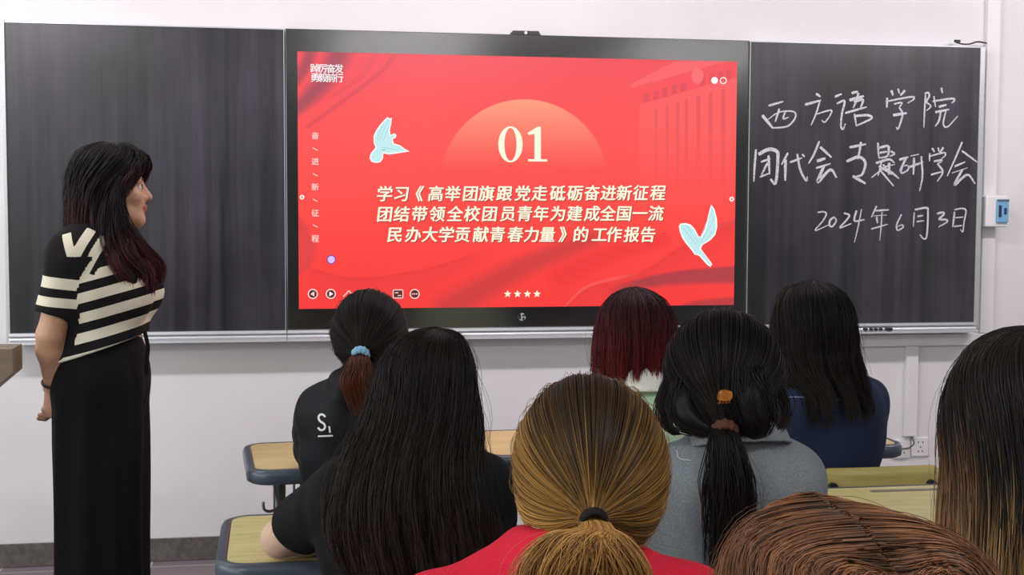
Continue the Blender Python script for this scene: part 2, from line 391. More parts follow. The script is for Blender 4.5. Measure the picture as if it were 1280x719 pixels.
def slide_mesh():
    nx, ny = 500, 282
    gx, gz = np.meshgrid(np.linspace(sx0, sx1, nx), np.linspace(sz0, sz1, ny))
    P = np.stack([gx.ravel(), np.full(gx.size, -.0005), gz.ravel()], 1)
    X, Y = toph(P)
    v = (Y-64)/320
    c = np.stack([np.interp(v, [0, .35, .7, 1], [t0, t1, t2, t3]) for t0, t1, t2, t3 in ((240, 252, 255, 246), (74, 80, 68, 58), (86, 78, 62, 56))], 1)
    def over(col, al):
        nonlocal c; al = np.clip(al, 0, 1)[:, None]; c = c*(1-al)+np.array(col, float)*al
    r_ = np.hypot(X-655, Y-229)
    over((255, 158, 122), ss(105.5-r_, 0, 1.5)*np.clip((212-Y)/85, 0, 1)*.95)
    # silk folds, upper left
    dk = (150, 66, 84)
    over(dk, .75*seg_soft(X, Y, [(389, 60), (383, 80), (370, 100)], 9, 8))
    over(dk, .8*seg_soft(X, Y, [(426, 60), (412, 92), (390, 118), (368, 138)], 17, 9))
    over((205, 64, 80), .5*seg_soft(X, Y, [(494, 66), (478, 88), (440, 118), (385, 158)], 4, 3))
    over((222, 70, 82), .45*seg_soft(X, Y, [(470, 66), (452, 95), (415, 120)], 5, 3))
    # left wave
    cx = np.interp(Y, [262, 285, 306, 322, 336, 350], [374, 391, 401, 399, 391, 375])
    over((205, 62, 68), .6*ss(cx-X, 0, 12)*(Y > 258)*(Y < 352))
    d = under(X, Y, [(380, 333), (392, 336), (448, 347), (535, 335), (623, 306), (700, 290)])
    over((214, 50, 52), .55*np.exp(-np.maximum(d, 0)/16)*(d > 0)*ss(X, 376, 400)*ss(640-X, 0, 80))
    over((178, 52, 58), .55*seg_soft(X, Y, [(560, 386), (612, 356), (662, 330), (740, 298)], 20, 12))
    over((226, 46, 46), .5*seg_soft(X, Y, [(700, 345), (760, 318), (830, 300)], 16, 10))
    d = under(X, Y, [(704, 384), (736, 356), (803, 338), (845, 312), (880, 295), (920, 279)])
    over((220, 52, 55), .65*np.exp(-np.maximum(d, 0)/22)*(d > 0)*(X > 704))
    over((255, 120, 108), .55*np.exp(-(d-1.5)**2/4)*(X > 704)*ss(820-X, 0, 60))
    d1 = under(X, Y, [(740, 366), (790, 349), (845, 337), (920, 330)]); d2 = under(X, Y, [(740, 378), (827, 362), (920, 358)])
    over((158, 58, 70), .8*ss(d1, 0, 5)*ss(-d2, 0, 10)*ss(X, 745, 800))
    d3 = under(X, Y, [(830, 386), (870, 374), (920, 369)]); over((160, 56, 64), .7*ss(d3, 0, 5)*ss(X, 825, 860))
    over((214, 62, 70), .6*seg_soft(X, Y, [(895, 284), (922, 276)], 4))
    # pale colonnaded building, upper right
    fade = ss(300-Y, 0, 190)
    roof = under(X, Y, [(789, 104), (840, 78), (850, 76), (925, 76)]); ent = under(X, Y, [(789, 111), (880, 85), (922, 75)])
    over((255, 134, 134), .35*ss(roof, 0, 1.5)*ss(-ent, 0, 1.5)*(X > 789))
    bd = under(X, Y, [(799, 119), (878, 95), (922, 84)]); bd2 = under(X, Y, [(799, 131), (878, 108), (922, 97)])
    for wx in (808, 820, 831, 843, 854, 878, 890, 901, 911):
        over((205, 70, 84), .5*ss(bd, 0, 1)*ss(-bd2, 0, 1)*ss(4.2-np.abs(X-wx), 0, 1.2))
    over((255, 128, 124), .25*ss(bd2, 0, 1)*(X > 799)*fade)
    for wx, wd in ((820, 2.0), (834, 2.2), (847, 2.6), (858, 2.6), (873, 3.0), (888, 3.0), (904, 3.2)):
        over((214, 66, 76), .5*ss(bd2-9, 0, 3)*ss(wd-np.abs(X-wx), 0, 1.2)*fade)
    over((255, 140, 138), .5*ss(8.2-np.hypot((X-872), (Y-95)*.8), 0, 1.2))
    col = lin(np.clip(c, 0, 255))
    idx = np.arange(nx*ny).reshape(ny, nx)
    q = np.stack([idx[:-1, :-1], idx[:-1, 1:], idx[1:, 1:], idx[1:, :-1]], -1).reshape(-1, 4)
    return np_mesh('screen', P, q, False, {'Col': col})
k = NT('lit_slide'); a = k.n('ShaderNodeAttribute', attribute_name='Col')
k.l(a.outputs['Color'], k.b.inputs['Emission Color']); k.b.inputs['Emission Strength'].default_value = .93
k.b.inputs['Base Color'].default_value = (.008, .008, .008, 1); k.b.inputs['Roughness'].default_value = .3
screen = link('screen', slide_mesh(), k.m, disp)
CREAM = glow('slide_cream', srgb(255, 240, 214)); WHITE = glow('slide_white', srgb(250, 244, 244)); SHAD = glow('slide_brown', srgb(150, 40, 34))
DOVE = glow('slide_dove_blue', srgb(186, 226, 228)); PINK = glow('slide_pale_pink', srgb(255, 214, 206)); LILAC = glow('slide_lilac', srgb(214, 186, 244))
DARKI = glow('slide_dark', srgb(92, 26, 34))
def glyph(ch, bold, shear=0.0):
    c = bpy.data.curves.new('glyph', 'FONT'); c.body = ch; c.offset = bold; c.shear = shear; c.resolution_u = 3
    o = bpy.data.objects.new('glyph', c); COL.objects.link(o)
    me = bpy.data.meshes.new_from_object(o.evaluated_get(bpy.context.evaluated_depsgraph_get()))
    v = np.array([p.co[:] for p in me.vertices]) if len(me.vertices) else np.zeros((0, 3))
    f = [tuple(p.vertices) for p in me.polygons]
    bpy.data.objects.remove(o); bpy.data.curves.remove(c); bpy.data.meshes.remove(me)
    return v, f
def text_mesh(name, items, m, parent, bold=0, shear=0, off=-.002, drop=(0, 0)):
    """items: (char, centre x, centre y, height) in measured photo positions on the screen plane"""
    vs, fs, o = [], [], 0
    for ch, x, y, h in items:
        v, f = glyph(ch, 0, shear)
        if not len(v): continue
        p = at(x, y, 0); p2 = at(x, y-h, 0); s = (p2[2]-p[2])/.93
        q0 = np.stack([(v[:, 0]-.5*(v[:, 0].max()+v[:, 0].min()))*s+p[0]+drop[0], np.full(len(v), off), (v[:, 1]-.36)*s+p[2]+drop[1]], 1)
        for j, (ox, oz) in enumerate(((0, 0), (1, 0), (-1, 0), (0, .6), (0, -.6)) if bold else ((0, 0),)):
            vs.append(q0+np.array([ox*bold*s, -.00005*j, oz*bold*s])); fs += [tuple(i+o for i in t) for t in f]; o += len(v)
    me = bpy.data.meshes.new(name); me.from_pydata(np.concatenate(vs).tolist(), [], fs); me.update()
    return link(name, me, m, parent)
T1 = list(zip('学习《高举团旗跟党走砥砺奋进新征程', (481, 502, 525, 545, 566, 588, 608, 630, 653, 674, 697, 719, 740, 760, 780, 801, 822), [242]*17, [19]*17))
T2 = list(zip('团结带领全校团员青年为建成全国一流', (481, 502, 525, 547, 569, 590, 612, 634, 656, 676, 697, 718, 740, 760, 780, 800, 820), [267.5]*17, [19]*17))
T3 = list(zip('民办大学贡献青春力量》的工作报告', (493, 516, 537, 558, 578, 601, 622, 644, 664, 684, 703, 726, 749, 768, 789, 810), [293.5]*16, [19]*16))
T1 = [(c, x, y-.004*(x-650), h) for c, x, y, h in T1]; T2 = [(c, x, y-.003*(x-650), h) for c, x, y, h in T2]
text_mesh('slide_title', T1+T2+T3, CREAM, screen, bold=.026, shear=.12, off=-.0022)
text_mesh('title_shadow', T1+T2+T3, SHAD, screen, bold=.026, shear=.12, off=-.0014, drop=(.0035, -.0035))
text_mesh('corner_motto', [(c, 393.5+10*i, 85.5+.2*i, 11) for i, c in enumerate('踔厉奋发')]+[(c, 393.5+10*i, 97+.2*i, 11) for i, c in enumerate('勇毅前行')], WHITE, screen, bold=.014)
for c_, y_ in zip('奋进新征程', (170, 202, 234, 266.5, 298.5)): text_mesh('motto_character', [(c_, 394, y_, 9)], PINK, screen, bold=.01)
def flat(name, polys, m, parent, off=-.002):
    vs, fs, o = [], [], 0
    for poly in polys:
        q = [at(x, y, 0) for x, y in poly]
        vs += [(p[0], off, p[2]) for p in q]; fs.append(tuple(range(o, o+len(q)))); o += len(q)
    bm = bmesh.new(); bv = [bm.verts.new(v) for v in vs]
    for f in fs: bm.faces.new([bv[i] for i in f]).normal_update()
    bmesh.ops.triangulate(bm, faces=bm.faces[:], ngon_method='EAR_CLIP', quad_method='FIXED')
    me = bpy.data.meshes.new(name); bm.to_mesh(me); bm.free()
    return link(name, me, m, parent)
def disc(x, y, r, n=24): return [(x+r*math.cos(2*PI*i/n), y+r*math.sin(2*PI*i/n)) for i in range(n)]
def ring(x, y, r0, r1, n=24):
    return [[(x+r*math.cos(2*PI*j/n), y+r*math.sin(2*PI*j/n)) for r, j in ((r0, i), (r1, i), (r1, i+1), (r0, i+1))] for i in range(n)]
def line(p, wd):
    c = np.array(p, float); out = []
    for a, bb in zip(c[:-1], c[1:]):
        t = (bb-a)/np.linalg.norm(bb-a); n = np.array([-t[1], t[0]])*wd/2; out.append([tuple(a+n), tuple(bb+n), tuple(bb-n), tuple(a-n)])
    return out
for y0 in (186, 218, 250, 282): flat('motto_dash', line([(391, y0-1), (397, y0+2)], .9), PINK, screen)
# section number 01 with thick and thin strokes
def oval(x, y, a, bb, n=40): return [(x+a*math.cos(2*PI*i/n), y+bb*math.sin(2*PI*i/n)) for i in range(n)]
o1, o2 = oval(638, 180.5, 15.2, 22.5), oval(638, 180.5, 7.6, 20.6)
zero = [[o1[i], o1[(i+1) % 40], o2[(i+1) % 40], o2[i]] for i in range(40)]
one = [[(659.5, 166), (672, 158.5), (676, 158.5), (676, 200), (668, 200), (668, 167.5), (660.5, 168.8)], [(660, 199), (684, 199.3), (684, 202), (660, 201.8)]]
flat('section_number', zero+one, CREAM, screen)
# doves
def dove(parts, m=DOVE):
    d = flat('dove_picture', parts, m, screen, -.0019); return d
c2 = lambda pts: [(360+a/3.993, 40+b_/3.993) for a, b_ in pts]
c5 = lambda pts: [(640+a/3.423, 210+b_/3.423) for a, b_ in pts]
wing1 = [(497,424),(505,432),(518,428),(516,455),(508,490),(512,515),(530,505),(541,514),(538,528),(522,535),(528,556),(560,566),(585,585),(608,596),(585,600),(545,606),(505,612),(476,606),(474,632),(462,650),(440,654),(416,648),(407,630),(413,605),(428,588),(437,575),(428,555),(427,520),(440,490),(462,460),(480,440)]
wing2 = [(852,157),(866,176),(876,215),(878,250),(870,285),(850,308),(815,330),(808,345),(822,365),(848,400),(856,412),(848,424),(832,412),(800,376),(780,370),(768,352),(745,325),(728,300),(718,275),(713,250),(720,238),(742,236),(764,242),(782,262),(796,290),(806,296),(824,262),(836,215),(846,175)]
def inset(poly, f):
    p = np.array(poly, float); c = p.mean(0)
    q = np.roll(p, -1, 0)-np.roll(p, 1, 0); n = np.stack([q[:, 1], -q[:, 0]], 1); n /= np.linalg.norm(n, axis=1)[:, None]
    ar = .5*np.sum(p[:, 0]*np.roll(p[:, 1], -1)-np.roll(p[:, 0], -1)*p[:, 1])
    return [tuple(v) for v in p-n*f*(1 if ar > 0 else -1)]
for P_, cc in ((wing1, c2), (wing2, c5)):
    d = flat('dove_picture', [cc(P_)], WHITE, screen, -.0018)
    flat('dove_plumage', [cc(inset(P_, 6))], DOVE, d, -.0021)
fe = [line(c2([(500, 440), (455, 540)]), .5), line(c2([(480, 450), (440, 540)]), .5), line(c2([(512, 450), (475, 545)]), .5), line(c2([(470, 575), (545, 590)]), .6), line(c2([(466, 590), (486, 586)]), 1.6)]
flat('dove_feathers', sum(fe, []), glow('slide_feather_grey', srgb(140, 190, 196)), screen, -.0024)
fe = [line(c5(q), .5) for q in ([(855, 175), (800, 310)], [(868, 210), (806, 320)], [(872, 255), (812, 330)], [(730, 255), (790, 330)], [(745, 245), (798, 320)], [(808, 350), (848, 412)])]
flat('dove_feathers', sum(fe, []), glow('slide_feather_grey', srgb(140, 190, 196)), screen, -.0024)
# stars and small controls
for x0 in (634.5, 646.8, 659.2, 671.2):
    st = [(x0+(5 if i % 2 == 0 else 2.1)*math.sin(PI*i/5), 367.6-(5 if i % 2 == 0 else 2.1)*math.cos(PI*i/5)) for i in range(10)]
    flat('star_icon', [[(x0, 367.6), st[i], st[(i+1) % 10]] for i in range(10)], CREAM, screen)
for x0 in (391, 413.5):
    o = flat('arrow_button', [disc(x0, 367.5, 5.2)], DARKI, screen, -.0016); flat('button_ring', ring(x0, 367.5, 5.0, 6.3), PINK, o)
    s = -1 if x0 < 400 else 1
    flat('arrow_mark', [[(x0+3*s, 367.5), (x0-1.8*s, 364.4), (x0-1.8*s, 370.6)]], WHITE if s > 0 else PINK, o)
flat('pen_button', line([(429, 371), (436, 363.5), (439, 366.5), (432, 373)], 1.1), PINK, screen)
o = flat('menu_button', [[(491.5, 362.5), (503.5, 362.5), (503.5, 372.5), (491.5, 372.5)]], DARKI, screen, -.0016)
flat('button_ring', line([(491.5, 362.5), (503.5, 362.5), (503.5, 372.5), (491.5, 372.5), (491.5, 362.5)], 1.1)+line([(493.5, 366), (498, 366)], 1)+line([(497, 369.5), (501.5, 369.5)], 1), PINK, o)
o = flat('more_button', [disc(518.3, 367.5, 5.2)], DARKI, screen, -.0016)
flat('button_ring', ring(518.3, 367.5, 5.0, 6.2)+[disc(518.3+d, 367.5, .9) for d in (-2.6, 0, 2.6)], PINK, o)
flat('page_dot', [disc(893, 100.6, 4.2)], WHITE, screen); flat('page_dot', ring(904, 100.8, 3.2, 4.3), WHITE, screen)
flat('side_handle', ring(377.5, 246.5, 1.3, 2.9), WHITE, screen); flat('side_handle', ring(914.5, 249, 1.3, 2.9), WHITE, screen)
o = flat('touch_bubble', [disc(414, 324.5, 4.6)], LILAC, screen); flat('bubble_ring', ring(414, 324.5, 4.4, 5.8), glow('slide_violet', srgb(120, 60, 150)), o)
# round silver badge on the lower bezel and the camera bar on top
p = at(652.5, 396.5, 0)
lg = MB().lathe([(.0155, .0045), (.0165, .001), (.0155, -.0005), (.014, -.001)], (p[0], -.001, p[2]), 28, 'y').build('badge', mat('silver_badge', srgb(190, 188, 186), .5, 0, noise=.1, nscale=60), disp)
flat('badge_mark', [[(648, 392.5), (651.2, 392.5), (651.2, 399), (648, 399)], [(652.4, 393), (656.8, 393), (656.8, 395.5), (652.4, 395.5)], [(653, 397), (656, 397), (655, 400.5), (652.8, 400.5)]], M['black'], lg, -.0024)
p0, p1 = at(636, 42, .04), at(675, 44, .04)
zb = ZT
MB().prism([(p0[0], zb), (p1[0], zb), (p1[0]-.012, zb+.018), (p0[0]+.014, zb+.018)], .01, .07, .002, axis='y').build('camera_bar', M['black'], disp)
pc = (p0[0]+p1[0])/2
MB().lathe([(.006, 0), (.006, .004), (.003, .005)], (pc, .005, zb+.009), 16, 'y').build('camera_lens', M['alu'], disp)

# ------------------------------------------------------------------ trunking, breaker box, sockets, cables on the wall
def wbox(name, x0, x1, z0, z1, d, label, cat, group=None):
    o = MB().box((x0, WY-d, z0), (x1, WY-.0005, z1), .003).build(name, M['pvc']); return tag(o, label, cat, group)
wbox('cable_trunking', 3.122, 3.186, .921, ZC-.002, .03, 'tall white vertical cable trunking right of the blackboard', 'trunking')
wbox('cable_trunking', 2.30, 3.19, .866, .920, .028, 'white horizontal cable trunking under the chalk tray', 'trunking')
wbox('cable_trunking', 2.766, 2.823, .447, .865, .026, 'short white vertical trunking above the wall sockets', 'trunking')
t = thing('breaker_box', 'small white breaker box with blue window on the vertical trunking', 'breaker box', (3.17, WY-.05, 1.41))
YF = WY-.095
bx = lambda x, y: at(x, y, YF)
MB().box((3.100, YF, 1.413), (3.206, WY-.031, 1.556), .008, 3).build('housing', M['pvc'], t)
BLUE = mat('blue_plastic', srgb(120, 172, 208), .2, noise=.05, nscale=20)
wdw = MB().box((3.148, YF-.012, 1.432), (3.206, YF+.002, 1.538), .005, 3).build('window_cover', BLUE, t)
MB().box((3.155, YF-.0145, 1.458), (3.168, YF-.009, 1.512), .001).box((3.182, YF-.0145, 1.47), (3.194, YF-.009, 1.50), .002).build('switch', mat('navy_plastic', srgb(34, 52, 84), .4, noise=.1), wdw)
MB().box((3.148, YF-.013, 1.528), (3.206, YF-.009, 1.539), .001).build('hinge', mat('slate_plastic', srgb(84, 104, 124), .4, noise=.1), wdw)
def socket(x0, z0, wd, label, holes):
    t = thing('wall_socket', label, 'socket', (x0+wd/2, WY-.004, z0), 'white sockets low on the front wall')
    MB().box((x0, WY-.01, z0), (x0+wd, WY-.0005, z0+.088), .003).build('face_plate', M['pvc'], t)
    b = MB()
    for hx, hz in holes: b.box((x0+wd/2+hx-.003, WY-.0108, z0+.044+hz-.004), (x0+wd/2+hx+.003, WY-.008, z0+.044+hz+.004), .0008)
    b.build('pin_holes', mat('socket_hole_grey', srgb(70, 68, 68), .6, noise=.1), t)
socket(2.806, .35, .088, 'white wall socket under the short trunking, right one', [(-.011, .022), (.011, .022), (0, .0), (-.010, -.02), (.010, -.02)])
socket(2.714, .343, .086, 'white wall socket left of another, with a cable plugged in', [(0, .0), (-.012, -.018), (.012, -.018)])
b = MB(); b.tube(smooth_path([(2.80, WY-.012, .447), (2.802, WY-.04, .42), (2.775, WY-.05, .40), (2.752, WY-.03, .392), (2.75, WY-.008, .39)], 20), .004, 8)
tag(b.build('socket_cable', mat('grey_cable', srgb(98, 96, 84), .6, noise=.1)), 'short grey cable looping from trunking into the left socket', 'cable')
c0 = at(963.5, 424, .07); c1 = at(964, 470, .07)
b = MB(); b.tube(smooth_path([(c0[0], .075, .935), (c0[0]+.003, .072, .86), (c1[0], .07, .75), (c1[0]+.01, .075, .60), (c1[0]+.06, .078, .36)], 24), .007, 8)
tag(b.build('power_cable', M['black']), 'black cable hanging down the wall from the tray behind the denim jacket', 'cable')
q = at(957.5, 425, .02)
b = MB(); b.lathe([(.004, 0), (.006, .004), (.007, .012), (.004, .016), (.004, .022)], (q[0], .02, .913), 12)
tag(b.build('tray_knob', M['black']), 'tiny black knob under the chalk tray beside the hanging cable', 'knob')
pts = [at(1195, 53, .05), at(1203, 55, .045), at(1212, 55, .045), at(1222, 52.3, .05), at(1233, 54, .055)]
b = MB(); pp = smooth_path(pts, 24); pp[:, 2] = np.maximum(pp[:, 2], 2.236); b.tube(pp, .0035, 8)
b.box(tuple(pts[0]-np.array([.008, .006, .0])), tuple(pts[0]+np.array([.02, .006, .012])), .002)
tag(b.build('loose_wire', M['black']), 'short black wire with a plug on top of the right blackboard', 'cable')

# ------------------------------------------------------------------ lectern (only its corner is in view)
LX, LY = -.777, -1.68
t = thing('lectern', 'taupe lectern at the left edge behind which the wall shows', 'lectern', (LX-.35, LY+.25, 0))
MB().prism([(LX-.62, 1.095), (LX, 1.093), (LX, 1.022), (LX-.10, .935), (LX-.62, .935)], LY, LY+.12, .004, axis='y').build('top_case', M['lect'], t)
MB().box((LX-.58, LY+.02, .03), (LX-.12, LY+.11, .934), .004).build('pedestal', M['lect'], t)
MB().box((LX-.62, LY, 0), (LX-.10, LY+.14, .03), .004).build('plinth', M['black'], t)

# ------------------------------------------------------------------ desks, chair, stools
def make_desk(label, top, loc, rz, W=.65, D=.47, H=.75, groove=True):
    t = thing('student_desk', label, 'desk', (*loc, 0), 'student desks', rz)
    MB().prism(rrect(0, 0, W-.05, D-.05, .045), H-.028, H, 0).build('desktop', top, t, False)
    o, i = rrect(0, 0, W, D, .075), rrect(0, 0, W-.05, D-.05, .045)
    bm = MB(); n = len(o); B = bm.bm
    prof = [(1.0, H-.001, 'i'), (.75, H+.002, 0), (.25, H-.001, 0), (.03, H-.010, 0), (0, H-.022, 0), (.06, H-.036, 0), (.5, H-.042, 0), (1.0, H-.042, 0)]
    rows = []
    for f, z, _ in prof: rows.append([B.verts.new((o[k][0]+(i[k][0]-o[k][0])*f, o[k][1]+(i[k][1]-o[k][1])*f, z)) for k in range(n)])
    for a_, b_ in zip(rows, rows[1:]+rows[:1]):
        for k in range(n):
            f = B.faces.new((a_[k], a_[(k+1) % n], b_[(k+1) % n], b_[k])); f.smooth = True
    bm.build('edge_bumper', M['rim'], t, False)
    if groove:
        MB().prism(rrect(.0, D/2-.075, .26, .022, .011), H-.004, H+.0012).build('pen_groove', mat('groove_grey', srgb(120, 118, 104), .5, noise=.05), t, False)
    for sx in (-1, 1):
        x = sx*(W/2-.10)
        b = MB(); b.tube([(x, -.03, .03), (x, -.03, H-.05)], .019, 14); b.tube([(x, .03, .03), (x, .03, H-.05)], .015, 14)
        b.box((x-.02, -.08, H-.058), (x+.02, .08, H-.043), .003); lg = b.build('leg', M['steel'], t, False)
        MB().tube([(x, -.22, .018), (x, .20, .018)], .018, 12).build('foot', M['dsteel'], lg, False).location = (0, 0, 0)
    b = MB()
    for sx in (-1, 1):
        x = sx*(W/2-.155); b.tube(smooth_path([(x, -.16, H-.05), (x, -.16, H-.13), (x, -.15, H-.15), (x, -.10, H-.152), (x, .12, H-.152), (x, .14, H-.13), (x, .14, H-.05)], 26), .004, 8)
    for yy in np.linspace(-.14, .12, 6): b.tube([(-(W/2-.155), yy, H-.15), ((W/2-.155), yy, H-.15)], .003, 6)
    b.build('book_basket', M['steel'], t, False)
    hx = -W/2+.06
    b = MB(); b.tube(smooth_path([(hx+.035, -.03, H-.05), (hx+.035, -.03, H-.12), (hx+.03, -.035, H-.15), (hx+.012, -.04, H-.158), (hx-.005, -.045, H-.15), (hx-.008, -.047, H-.128)], 22), .0045, 8)
    b.build('bag_hook', M['steel'], t, False)
    return t
make_desk('pale wood desk with grey rim in front of the black hooded jacket', M['wood'], (.172, -1.56), math.radians(4))
make_desk('pale wood desk in front of the red haired person', M['wood'], (.87, -1.45), math.radians(2))
make_desk('pale desk whose right corner sticks out beside the denim jacket', M['wood'], (1.575, -1.465), 0)
make_desk('pale wood desk at lower left carrying a bare elbow', M['ydesk'], (.152, -2.545), math.radians(1), groove=False)
make_desk('pale wood desk in front of the grey denim jacket', M['ydesk'], (.90, -2.45), 0, groove=False)
make_desk('empty pale desk with pen groove behind the yellow chair back', M['ydesk'], (1.61, -2.47), 0)

t = thing('classroom_chair', 'yellow plywood chair with black bolts under the denim jacket', 'chair', (1.60, -1.93, 0))
b = MB(); n = 17; B = b.bm; rows = []
outl = rrect(0, .675, .40, .20, .045, 8)
def curve_y(x): return -.185-.012*(1-(x/.2)**2)
fr_, bk_ = [], []
grid = []
for iz in range(9):
    for ix in range(n):
        u, v_ = ix/(n-1)*2-1, iz/8*2-1
        lim = .2 if abs(v_) < .55 else .2-.045*(1-math.sqrt(max(0, 1-((abs(v_)-.55)/.45)**2)))
        x_, z_ = u*lim, .675+v_*.1
        grid.append((1.60+x_, -1.93+curve_y(x_), z_))
g = np.array(grid).reshape(9, n, 3)
idx = np.arange(9*n).reshape(9, n)
q = np.stack([idx[:-1, :-1], idx[:-1, 1:], idx[1:, 1:], idx[1:, :-1]], -1).reshape(-1, 4)
me = np_mesh('backrest', g.reshape(-1, 3), q, True); o = link('backrest', me, M['ywood'], t)
md = o.modifiers.new('thick', 'SOLIDIFY'); md.thickness = .014; md.offset = 0
for sx in (-.145, .145):
    MB().lathe([(.014, -.007), (.015, -.002), (.015, .008), (.008, .012)], (1.60+sx, -1.93+curve_y(sx)-.012, .742-.02), 16, 'y').build('bolt', M['black'], o)
MB().prism(rrect(1.60, -1.93, .40, .38, .05), .43, .446, .004).build('seat', M['ywood'], t)
for sx in (-.17, .17):
    MB().tube(smooth_path([(1.60+sx, -2.13, .01), (1.60+sx, -2.11, .42), (1.60+sx*.9, -2.10, .60), (1.60+sx*.86, -2.105, .74)], 16), .011, 10).build('leg', M['dsteel'], t)
    MB().tube([(1.60+sx, -1.76, .01), (1.60+sx, -1.77, .43)], .011, 10).build('leg', M['dsteel'], t)

def make_stool(x, y, label):
    t = thing('stool', label, 'stool', (x, y, 0), 'stools under the students')
    MB().prism(rrect(0, 0, .34, .30, .05), .42, .445, .004).build('seat', M['ywood'], t, False)
    for sx in (-1, 1):
        for sy in (-1, 1): MB().tube([(sx*.15, sy*.13, .0), (sx*.13, sy*.11, .42)], .011, 10).build('leg', M['dsteel'], t, False)
    return t

# ------------------------------------------------------------------ sculpting: distance fields turned into one smooth surface
def nrm(v): v = np.asarray(v, float); return v/np.linalg.norm(v)
def V3(*a): return np.array(a, float)
def smin(a, b, k):
    h = np.clip(.5+.5*(b-a)/k, 0, 1); return b+(a-b)*h-k*h*(1-h)
def smax(a, b, k): return -smin(-a, -b, k)
def d_cap(P, a, b, ra, rb):
    e = b-a; t = np.clip(((P-a)@e)/max(e@e, 1e-12), 0, 1)
    return np.linalg.norm(P-a-t[:, None]*e, axis=1)-(ra+(rb-ra)*t)
def d_ecap(P, a, b, ra, rb, R, s):
    """capsule with elliptical section; rows of R are the axes, s their scale"""
    Q = (P-a)@R.T/s; e = R@(b-a)/s
    t = np.clip((Q@e)/max(e@e, 1e-12), 0, 1)
    return (np.linalg.norm(Q-t[:, None]*e, axis=1)-(ra+(rb-ra)*t))*min(s)
def d_ell(P, c, r, R=None):
    Q = P-c
    if R is not None: Q = Q@R.T
    k0 = np.linalg.norm(Q/r, axis=1); k1 = np.linalg.norm(Q/(np.asarray(r)**2), axis=1)
    return k0*(k0-1)/np.maximum(k1, 1e-9)
def prim(P, p):
    return {'c': d_cap, 'e': d_ecap, 'o': d_ell}[p[0]](P, *p[2:])
def union(P, prims, inf=0.0, kmin=0):
    d = None
    for p in prims:
        q = prim(P, p)-inf; d = q if d is None else smin(d, q, max(p[1], kmin))
    return d
def sculpt(fn, lo, hi, vx, bs=5):
    lo = np.array(lo, float); hi = np.array(hi, float)
    nb = np.ceil((hi-lo)/vx/bs).astype(int)+1; n = nb*bs
    g = np.stack(np.meshgrid(*[np.arange(k) for k in nb], indexing='ij'), -1).reshape(-1, 3)
    cc = lo+(g*bs+(bs-1)/2)*vx
    dc = np.concatenate([fn(c) for c in np.array_split(cc, max(1, len(cc)//200000))])
    act = np.abs(dc) < bs*vx*1.9
    D = np.repeat(np.repeat(np.repeat(dc.reshape(nb), bs, 0), bs, 1), bs, 2).astype(np.float32)
    D = np.where(D > 0, np.maximum(D, .01), np.minimum(D, -.01))
    l = np.stack(np.meshgrid(*[np.arange(bs)]*3, indexing='ij'), -1).reshape(-1, 3)
    ga = (g[act]*bs)[:, None, :]+l[None]; ga = ga.reshape(-1, 3)
    P = lo+ga*vx
    D[ga[:, 0], ga[:, 1], ga[:, 2]] = np.concatenate([fn(c) for c in np.array_split(P, max(1, len(P)//200000))])
    ins = D < 0
    c = np.zeros(np.array(D.shape)-1, np.int8)
    off = [(i, j, k_) for i in (0, 1) for j in (0, 1) for k_ in (0, 1)]
    sl = lambda A, o: A[o[0]:A.shape[0]-1+o[0], o[1]:A.shape[1]-1+o[1], o[2]:A.shape[2]-1+o[2]]
    for o in off: c += sl(ins, o)
    cells = np.argwhere((c > 0) & (c < 8))
    val = {o: D[cells[:, 0]+o[0], cells[:, 1]+o[1], cells[:, 2]+o[2]] for o in off}
    acc = np.zeros((len(cells), 3)); cnt = np.zeros(len(cells))
    for o in off:
        for ax in range(3):
            if o[ax]: continue
            o2 = list(o); o2[ax] = 1; o2 = tuple(o2)
            a, b = val[o], val[o2]; m = (a < 0) != (b < 0)
            t = np.where(m, a/np.where(m, a-b, 1), 0)
            q = np.array(o, float)[None].repeat(len(cells), 0); q[:, ax] = t
            acc += q*m[:, None]; cnt += m
    v = lo+(cells+acc/cnt[:, None])*vx
    idx = np.full(c.shape, -1, np.int32); idx[cells[:, 0], cells[:, 1], cells[:, 2]] = np.arange(len(cells))
    quads = []
    for ax in range(3):
        a1, a2 = (ax+1) % 3, (ax+2) % 3
        i0 = ins; sh = [slice(None)]*3; sh[ax] = slice(0, -1); sh2 = [slice(None)]*3; sh2[ax] = slice(1, None)
        df = ins[tuple(sh)] != ins[tuple(sh2)]
        e = np.argwhere(df); e = e[(e[:, a1] > 0) & (e[:, a2] > 0) & (e[:, a1] < c.shape[a1]) & (e[:, a2] < c.shape[a2])]
        def cell(s1, s2):
            q = e.copy(); q[:, a1] -= s1; q[:, a2] -= s2; return idx[q[:, 0], q[:, 1], q[:, 2]]
        q = np.stack([cell(1, 1), cell(0, 1), cell(0, 0), cell(1, 0)], 1)
        flip = ~ins[e[:, 0], e[:, 1], e[:, 2]]
        q[flip] = q[flip][:, ::-1]; quads.append(q[(q >= 0).all(1)])
    return v, np.concatenate(quads)
_rg = np.random.default_rng(11)
_K = _rg.normal(size=(3, 14, 3)); _PH = _rg.random((3, 14))*6.28
def wob(P, freq, j=0):
    """cheap smooth noise"""
    return np.mean(np.sin((P@_K[j].T)*freq+_PH[j]), axis=1)*1.9
def rotz(a): c, s = math.cos(a), math.sin(a); return np.array([[c, -s, 0], [s, c, 0], [0, 0, 1.]])
def rotx(a): c, s = math.cos(a), math.sin(a); return np.array([[1, 0, 0], [0, c, -s], [0, s, c]])

